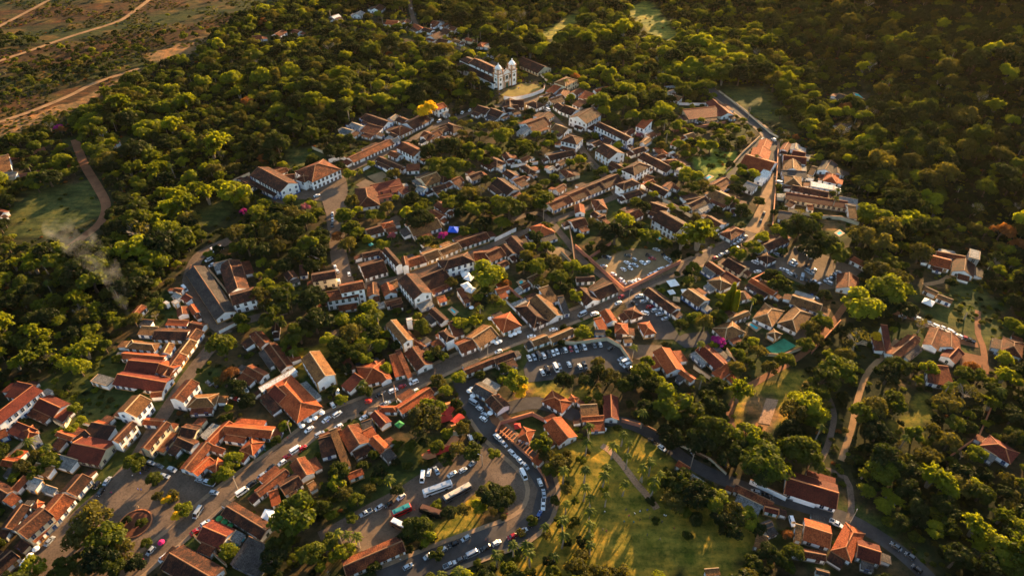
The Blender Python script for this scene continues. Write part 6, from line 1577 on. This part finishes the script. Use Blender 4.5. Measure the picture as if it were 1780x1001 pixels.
def person_mesh(top, pose):
    J = dict(p=(0, 0, .93), c=(0, 0, 1.22), n=(0, 0, 1.46), h0=(0, .0, 1.56), h1=(0, .01, 1.68))
    st = .22 if pose == 1 else .03
    V = [(0, 0, .95), (0, 0, 1.18), (0, 0, 1.38), (0, .0, 1.50), (0, .02, 1.60), (0, .02, 1.70)]; R = [.145, .13, .15, .055, .085, .075]; E = [(0, 1), (1, 2), (2, 3), (3, 4), (4, 5)]
    def chain(b, pts, rs):
        i = b
        for p, r in zip(pts, rs): V.append(p); R.append(r); E.append((i, len(V)-1)); i = len(V)-1
    for s in (-1, 1):
        f = s*st; chain(0, [(s*.1, f*.2, .86), (s*.11, f, .48), (s*.11, f*1.6-(.08 if f < 0 else 0), .08), (s*.12, f*1.6+.16, .03)], [.095, .065, .045, .04])
        up = pose == 2 and s == 1
        chain(2, [(s*.19, 0, 1.40), (s*.27, -f*.5, 1.13) if not up else (s*.38, .1, 1.5), (s*.27, -f*.8+.1, .88) if not up else (s*.4, .15, 1.75), (s*.27, -f*.8+.13, .80) if not up else (s*.4, .17, 1.84)], [.06, .045, .032, .028])
    me = bpy.data.meshes.new('tmp'); me.from_pydata(V, E, []); o = bpy.data.objects.new('tmp', me); COL.objects.link(o); m = o.modifiers.new('s', 'SKIN'); sv = me.skin_vertices[0].data
    for i, r in enumerate(R): sv[i].radius = (r, r)
    sv[0].use_root = True
    o.modifiers.new('u', 'SUBSURF').levels = 1
    dg = bpy.context.evaluated_depsgraph_get(); out = bpy.data.meshes.new_from_object(o.evaluated_get(dg)); bpy.data.objects.remove(o); out.name = 'person'; out.materials.clear()
    for k in ('trousers', top, 'skin', 'hair_dark'): out.materials.append(MATS[k])
    for p in out.polygons:
        c = p.center; p.material_index = 0 if c.z < .96 and abs(c.x) < .22 else (3 if c.z > 1.66 and c.y < .06 and abs(c.x) < .15 else (2 if (c.z > 1.5 and abs(c.x) < .2) or (abs(c.x) > .22 and (c.z < 1.0 or c.z > 1.7)) else 1))
    return out
# ------------------------------------------------------------------ woods
def blocked(x, y, pad):
    r = np.zeros(x.shape, bool)
    for cx, cy, a, l, w in FOOT:
        dx, dy = x-cx, y-cy; u = dx*math.cos(a)+dy*math.sin(a); v = -dx*math.sin(a)+dy*math.cos(a); r |= (abs(u) < l+pad) & (abs(v) < w+pad)
    for c, w in ROADW:
        lo, hi = c.min(0)-w-pad-2, c.max(0)+w+pad+2; k = np.where((x > lo[0]) & (x < hi[0]) & (y > lo[1]) & (y < hi[1]))[0]
        if len(k):
            d = np.min(np.hypot(x[k][:, None]-c[None, :, 0], y[k][:, None]-c[None, :, 1]), 1); r[k] |= d < w/2+pad
    for p in PADW: r |= inside(p, x, y)
    return r
def scatter(step, seed):
    g = np.random.default_rng(seed); X, Y = np.meshgrid(np.arange(-1250, 1250, step), np.arange(95, 1330, step)); x = X.ravel()+g.uniform(-.42, .42, X.size)*step; y = Y.ravel()+g.uniform(-.42, .42, X.size)*step
    px, py = proj(x, y, gz(x, y)+6); k = (px > -260) & (px < 2000) & (py > -70) & (py < 1180); return x[k], y[k], px[k], py[k], g
def build_woods():
    x, y, px, py, g = scatter(7.3, 21)
    town = np.zeros(x.shape, bool)
    for t in TOWNX: town |= inside(t, x, y)
    fld = inside(FIELD[0], x, y); lawn = np.zeros(x.shape, bool)
    for t in LAWN+DIRT: lawn |= inside(t, x, y)
    R = g.uniform(3.0, 6.6, x.shape)*(1+.15*g.normal(size=x.shape)); R = R*np.where(g.uniform(size=x.shape) < .08, 1.6, 1)*(1+.22*np.sin(x*.031+2*np.sin(y*.023))); R = np.where(town, g.uniform(1.9, 5.0, x.shape), R); R = np.clip(R, 1.6, 9.5)
    bl = blocked(x, y, 1.0); blc = blocked(x, y, 3.2)
    cl = .5+.5*np.sin(x*.021+1.3*np.sin(y*.017))*np.sin(y*.023+1.1*np.sin(x*.013))
    keep = np.where(town, (~np.where(R > 3, blc, bl)) & (g.uniform(size=x.shape) < .82), np.where(fld, (g.uniform(size=x.shape) < .45*(py > 50)+.12) & (cl > .3), np.where(lawn, g.uniform(size=x.shape) < .02, ~blc & (g.uniform(size=x.shape) < .97))))
    R = np.where(fld, R*.5, R); R = np.where(town, R, np.where(blocked(x, y, 6), R*.75, R))
    # woods keep clear of what stands before them: tall crowns may not hide a road or a house
    for tx, ty, tr in TPOS: keep &= np.hypot(x-tx, y-ty) > tr+R*.45
    # open views: crowns that stand right before a street, a facade or a meadow are left out
    def behind(x, y, z):
        qx, qy = proj(x, y, gz(x, y)+z); a = (qx-CX)/F; b = (qy-CY)/F; dz = -ST-b*CT; t = (H-2.0)/-dz; return a*t, (CT-b*ST)*t
    flt = gz(x, y) < 8; u = g.uniform(size=x.shape)
    for f_, pr in ((1.75, .62), (1.0, .8)):
        bx, by = behind(x, y, R*f_); hid = blocked(bx, by, -.6); op = np.zeros(x.shape, bool)
        for t in LAWN[1:]+DIRT: op |= inside(t, bx, by)
        keep &= ~(flt & (hid & (u < pr) & ~fld)) & ~(op & (u < .96))
    x, y, px, py, R, cl, town, fld = (a[keep] for a in (x, y, px, py, R, cl, town, fld))
    n = len(x); u = g.uniform(size=n); k2 = .5+.5*np.sin(x*.011+2)*np.cos(y*.009+1)
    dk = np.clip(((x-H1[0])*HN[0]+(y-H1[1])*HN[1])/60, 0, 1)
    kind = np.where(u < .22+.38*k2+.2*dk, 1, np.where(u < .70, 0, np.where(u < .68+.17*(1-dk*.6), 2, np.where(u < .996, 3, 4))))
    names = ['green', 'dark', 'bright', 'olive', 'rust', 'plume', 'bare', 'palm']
    bright_zone = np.exp(-((px-1110)/190)**2-((py-140)/95)**2)+.8*np.exp(-((px-700)/90)**2-((py-130)/60)**2); u = g.uniform(size=n); kind = np.where((u < bright_zone*.6) & (kind < 4), 2, kind); kind = np.where(town & (u > .72), 2, kind)  # bright-leaved trees prevail in two parts of the woods
    u = g.uniform(size=n); pl = np.exp(-((px-320)/90)**2-((py-320)/70)**2)*.6+np.exp(-((px-100)/110)**2-((py-560)/110)**2)*.5+.05+np.exp(-((px-1650)/150)**2-((py-900)/100)**2)*.3
    kind = np.where((u < pl) & ~fld & ~town, 5, kind); u = g.uniform(size=n); kind = np.where(u < .025, 6, kind); kind = np.where((u > .975) & ~fld, 7, kind)
    size = R/np.hypot(np.hypot(x, y), 250); vis = (px > 20) & (px < 1760) & (py > 10) & (py < 990)
    order = np.argsort(-(size*vis)); quota = 300-len([1 for p in PENDING if p[0].get('category') == 'tree']); ind = set(order[:max(0, quota)].tolist())
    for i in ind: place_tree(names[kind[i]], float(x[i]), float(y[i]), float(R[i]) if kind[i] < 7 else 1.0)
    rest = np.array([i for i in range(n) if i not in ind]); print('TREES', n, 'individual', len(ind))
    pts = [(x[rest], y[rest], gz(x[rest], y[rest]), np.where(kind[rest] == 7, 1.0, R[rest]/5), kind[rest])]
    # undergrowth: small bushes on the wood floor, in gardens and along the field edges
    x, y, px, py, g = scatter(4.6, 22); town = np.zeros(x.shape, bool)
    for t in TOWNX: town |= inside(t, x, y)
    fld = inside(FIELD[0], x, y); lawn = np.zeros(x.shape, bool)
    for t in LAWN+DIRT: lawn |= inside(t, x, y)
    bl = blocked(x, y, .8); u = g.uniform(size=x.shape); tc = np.sin(x*.11+1.7*np.sin(y*.083))*np.sin(y*.097+1.4*np.sin(x*.071)); cl = np.sin(x*.05+2*np.sin(y*.031))*np.sin(y*.06+np.sin(x*.02))
    keep = ~bl & np.where(town, u < .45+.55*np.sign(tc), np.where(fld, (u < .85) & (cl > -.1), np.where(lawn, u < .05, u < .8))); x, y, px, py = x[keep], y[keep], px[keep], py[keep]; n = len(x)
    R = g.uniform(.8, 1.0, n)*(1+1.1*g.uniform(size=n)**2); kk = g.choice(5, n, p=[.38, .2, .16, .22, .04]); pts2 = (x, y, gz(x, y)-.5, R/5, kk); print('BUSHES', n)
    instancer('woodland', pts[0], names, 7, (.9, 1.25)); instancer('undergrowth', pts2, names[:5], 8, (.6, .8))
def instancer(name, pts, names, seed, zs):
    x, y, z, s, kind = pts; g = np.random.default_rng(seed); n = len(x); me = bpy.data.meshes.new(name); me.vertices.add(n); me.vertices.foreach_set('co', np.stack([x, y, z], 1).astype(np.float32).ravel())
    src = []; vi = np.zeros(n, np.int32); base = {}
    for k, nm in enumerate(names): base[k] = (len(src), len(TREEV[nm])); src += [(v[0], v[1]) for v in TREEV[nm]]
    for k in base: m = kind == k; vi[m] = base[k][0]+g.integers(0, base[k][1], m.sum())
    for nm, dat, typ in (('vi', vi, 'INT'),): a = me.attributes.new(nm, typ, 'POINT'); a.data.foreach_set('value', dat)
    sc = np.stack([s*g.uniform(.9, 1.1, n), s*g.uniform(.9, 1.1, n), s*g.uniform(zs[0], zs[1], n)*.95], 1).astype(np.float32); a = me.attributes.new('sc', 'FLOAT_VECTOR', 'POINT'); a.data.foreach_set('vector', sc.ravel())
    ro = np.stack([0*s, 0*s, g.uniform(0, 6.28, n)], 1).astype(np.float32); a = me.attributes.new('ro', 'FLOAT_VECTOR', 'POINT'); a.data.foreach_set('vector', ro.ravel())
    o = link(name, me, kind='stuff'); o['label'] = 'far tree crowns massed over the valley sides' if name == 'woodland' else 'low bushes and weeds between trees and yards'
    ng = bpy.data.node_groups.new(name, 'GeometryNodeTree'); ng.interface.new_socket('Geometry', in_out='INPUT', socket_type='NodeSocketGeometry'); ng.interface.new_socket('Geometry', in_out='OUTPUT', socket_type='NodeSocketGeometry')
    N, L = ng.nodes.new, ng.links.new; gi, go, jn = N('NodeGroupInput'), N('NodeGroupOutput'), N('GeometryNodeJoinGeometry'); L(jn.outputs[0], go.inputs[0])
    def attr(nm, typ): q = N('GeometryNodeInputNamedAttribute'); q.data_type = typ; q.inputs[0].default_value = nm; return q.outputs[0]
    A, S, Ro = attr('vi', 'INT'), attr('sc', 'FLOAT_VECTOR'), attr('ro', 'FLOAT_VECTOR')
    for k, (cr, tr) in enumerate(src):
        for me_ in ((cr, tr) if name == 'woodland' else (cr,)):
            so = bpy.data.objects.new('source', me_); oi = N('GeometryNodeObjectInfo'); oi.inputs[0].default_value = so; ip = N('GeometryNodeInstanceOnPoints'); cm = N('FunctionNodeCompare'); cm.data_type = 'INT'; cm.operation = 'EQUAL'
            L(A, cm.inputs[2]); cm.inputs[3].default_value = k; L(gi.outputs[0], ip.inputs['Points']); L(cm.outputs[0], ip.inputs['Selection']); L(oi.outputs['Geometry'], ip.inputs['Instance']); L(Ro, ip.inputs['Rotation']); L(S, ip.inputs['Scale']); L(ip.outputs[0], jn.inputs[0])
    o.modifiers.new('grow', 'NODES').node_group = ng
# ------------------------------------------------------------------ build
def reserve():
    for s, lv, lab in POOLS:
        p = [at(*cpx(*(lambda t: (t[0], float(t[1]), float(t[2])))(e.split()))) for e in s.split(';')]; c = sum(p)/len(p); FOOT.append((c[0], c[1], 0, 7, 7))
    for c, x, y, mat, R, lab in TENTS: p = at(*cpx(c, x, y), 2.6); FOOT.append((p[0], p[1], 0, R+1, R+2))
    p = at(1355, 602); FOOT.append((p[0], p[1], 0, 13, 13))
rmat('court_green', (.04, .24, .14)); 
build_ground(); build_roads(); build_houses(); build_church(); reserve(); extend_houses(); build_cars(); build_buses(); build_small(); build_trees(); build_woods(); finish_labels()
# ------------------------------------------------------------------ air
def vol(name, col, dens, aniso, noise=None):
    m, nt, N, L = nodes(name); o = N('ShaderNodeOutputMaterial'); v = N('ShaderNodeVolumePrincipled'); L(v.outputs[0], o.inputs['Volume']); v.inputs['Color'].default_value = (*col, 1); v.inputs['Density'].default_value = dens; v.inputs['Anisotropy'].default_value = aniso
    if noise:
        ge = N('ShaderNodeTexCoord'); q = N('ShaderNodeTexNoise'); q.inputs['Scale'].default_value = noise; q.inputs['Detail'].default_value = 4; L(ge.outputs['Object'], q.inputs['Vector']); r = N('ShaderNodeMapRange'); r.inputs[1].default_value = .5; r.inputs[2].default_value = .8; r.inputs[4].default_value = dens; L(q.outputs[0], r.inputs[0]); L(r.outputs[0], v.inputs['Density'])
    return m
vol('haze_air', (1.0, .86, .60), .000006, .4)
b = MB(); b.box((0, 500, 134), (3000, 1600, 280)); link('haze', b.mesh('haze', ['haze_air']), kind='stuff')
vol('smoke_air', (.85, .88, .9), .023, .2, .16)
sp = [at(221, 556, 0)]+[flat(x, y, z) for x, y, z in ((214, 530, 14), (205, 500, 26), (185, 465, 40), (150, 430, 54), (112, 405, 66), (85, 390, 74))]
b = MB(); o0 = sp[0]; b.tube([tuple(p-o0) for p in sp], [1, 2, 3.2, 4.5, 6, 7.5, 3], 12); link('smoke', b.mesh('smoke', ['smoke_air']), None, tuple(o0), kind='stuff')
# ------------------------------------------------------------------ light
AZ, EL = math.radians(30), math.radians(13)
w = bpy.data.worlds.new('World'); SC.world = w; w.use_nodes = True; nt = w.node_tree; bg = nt.nodes['Background']; sk = nt.nodes.new('ShaderNodeTexSky'); sk.sky_type = 'NISHITA'; sk.sun_disc = False; sk.sun_elevation = EL; sk.sun_rotation = AZ; sk.air_density = 1.2; sk.dust_density = 1.0
nt.links.new(sk.outputs[0], bg.inputs[0]); bg.inputs[1].default_value = .075
sl = bpy.data.lights.new('sun', 'SUN'); sl.energy = 5; sl.angle = math.radians(.6); sl.color = (1, .62, .27); so = bpy.data.objects.new('sun', sl); COL.objects.link(so)
d = Vector((math.sin(AZ)*math.cos(EL), math.cos(AZ)*math.cos(EL), math.sin(EL))); so.rotation_euler = d.to_track_quat('Z', 'Y').to_euler()
SC.view_settings.view_transform = 'Standard'; SC.view_settings.look = 'None'; SC.view_settings.exposure = 2.15; SC.view_settings.gamma = 1
SC.render.engine = 'CYCLES'; cy = SC.cycles; cy.max_bounces = 5; cy.volume_bounces = 0; cy.volume_step_rate = 1; cy.diffuse_bounces = 3; cy.transmission_bounces = 3; cy.glossy_bounces = 2; cy.transparent_max_bounces = 4
print('OBJECTS', len(bpy.data.objects))
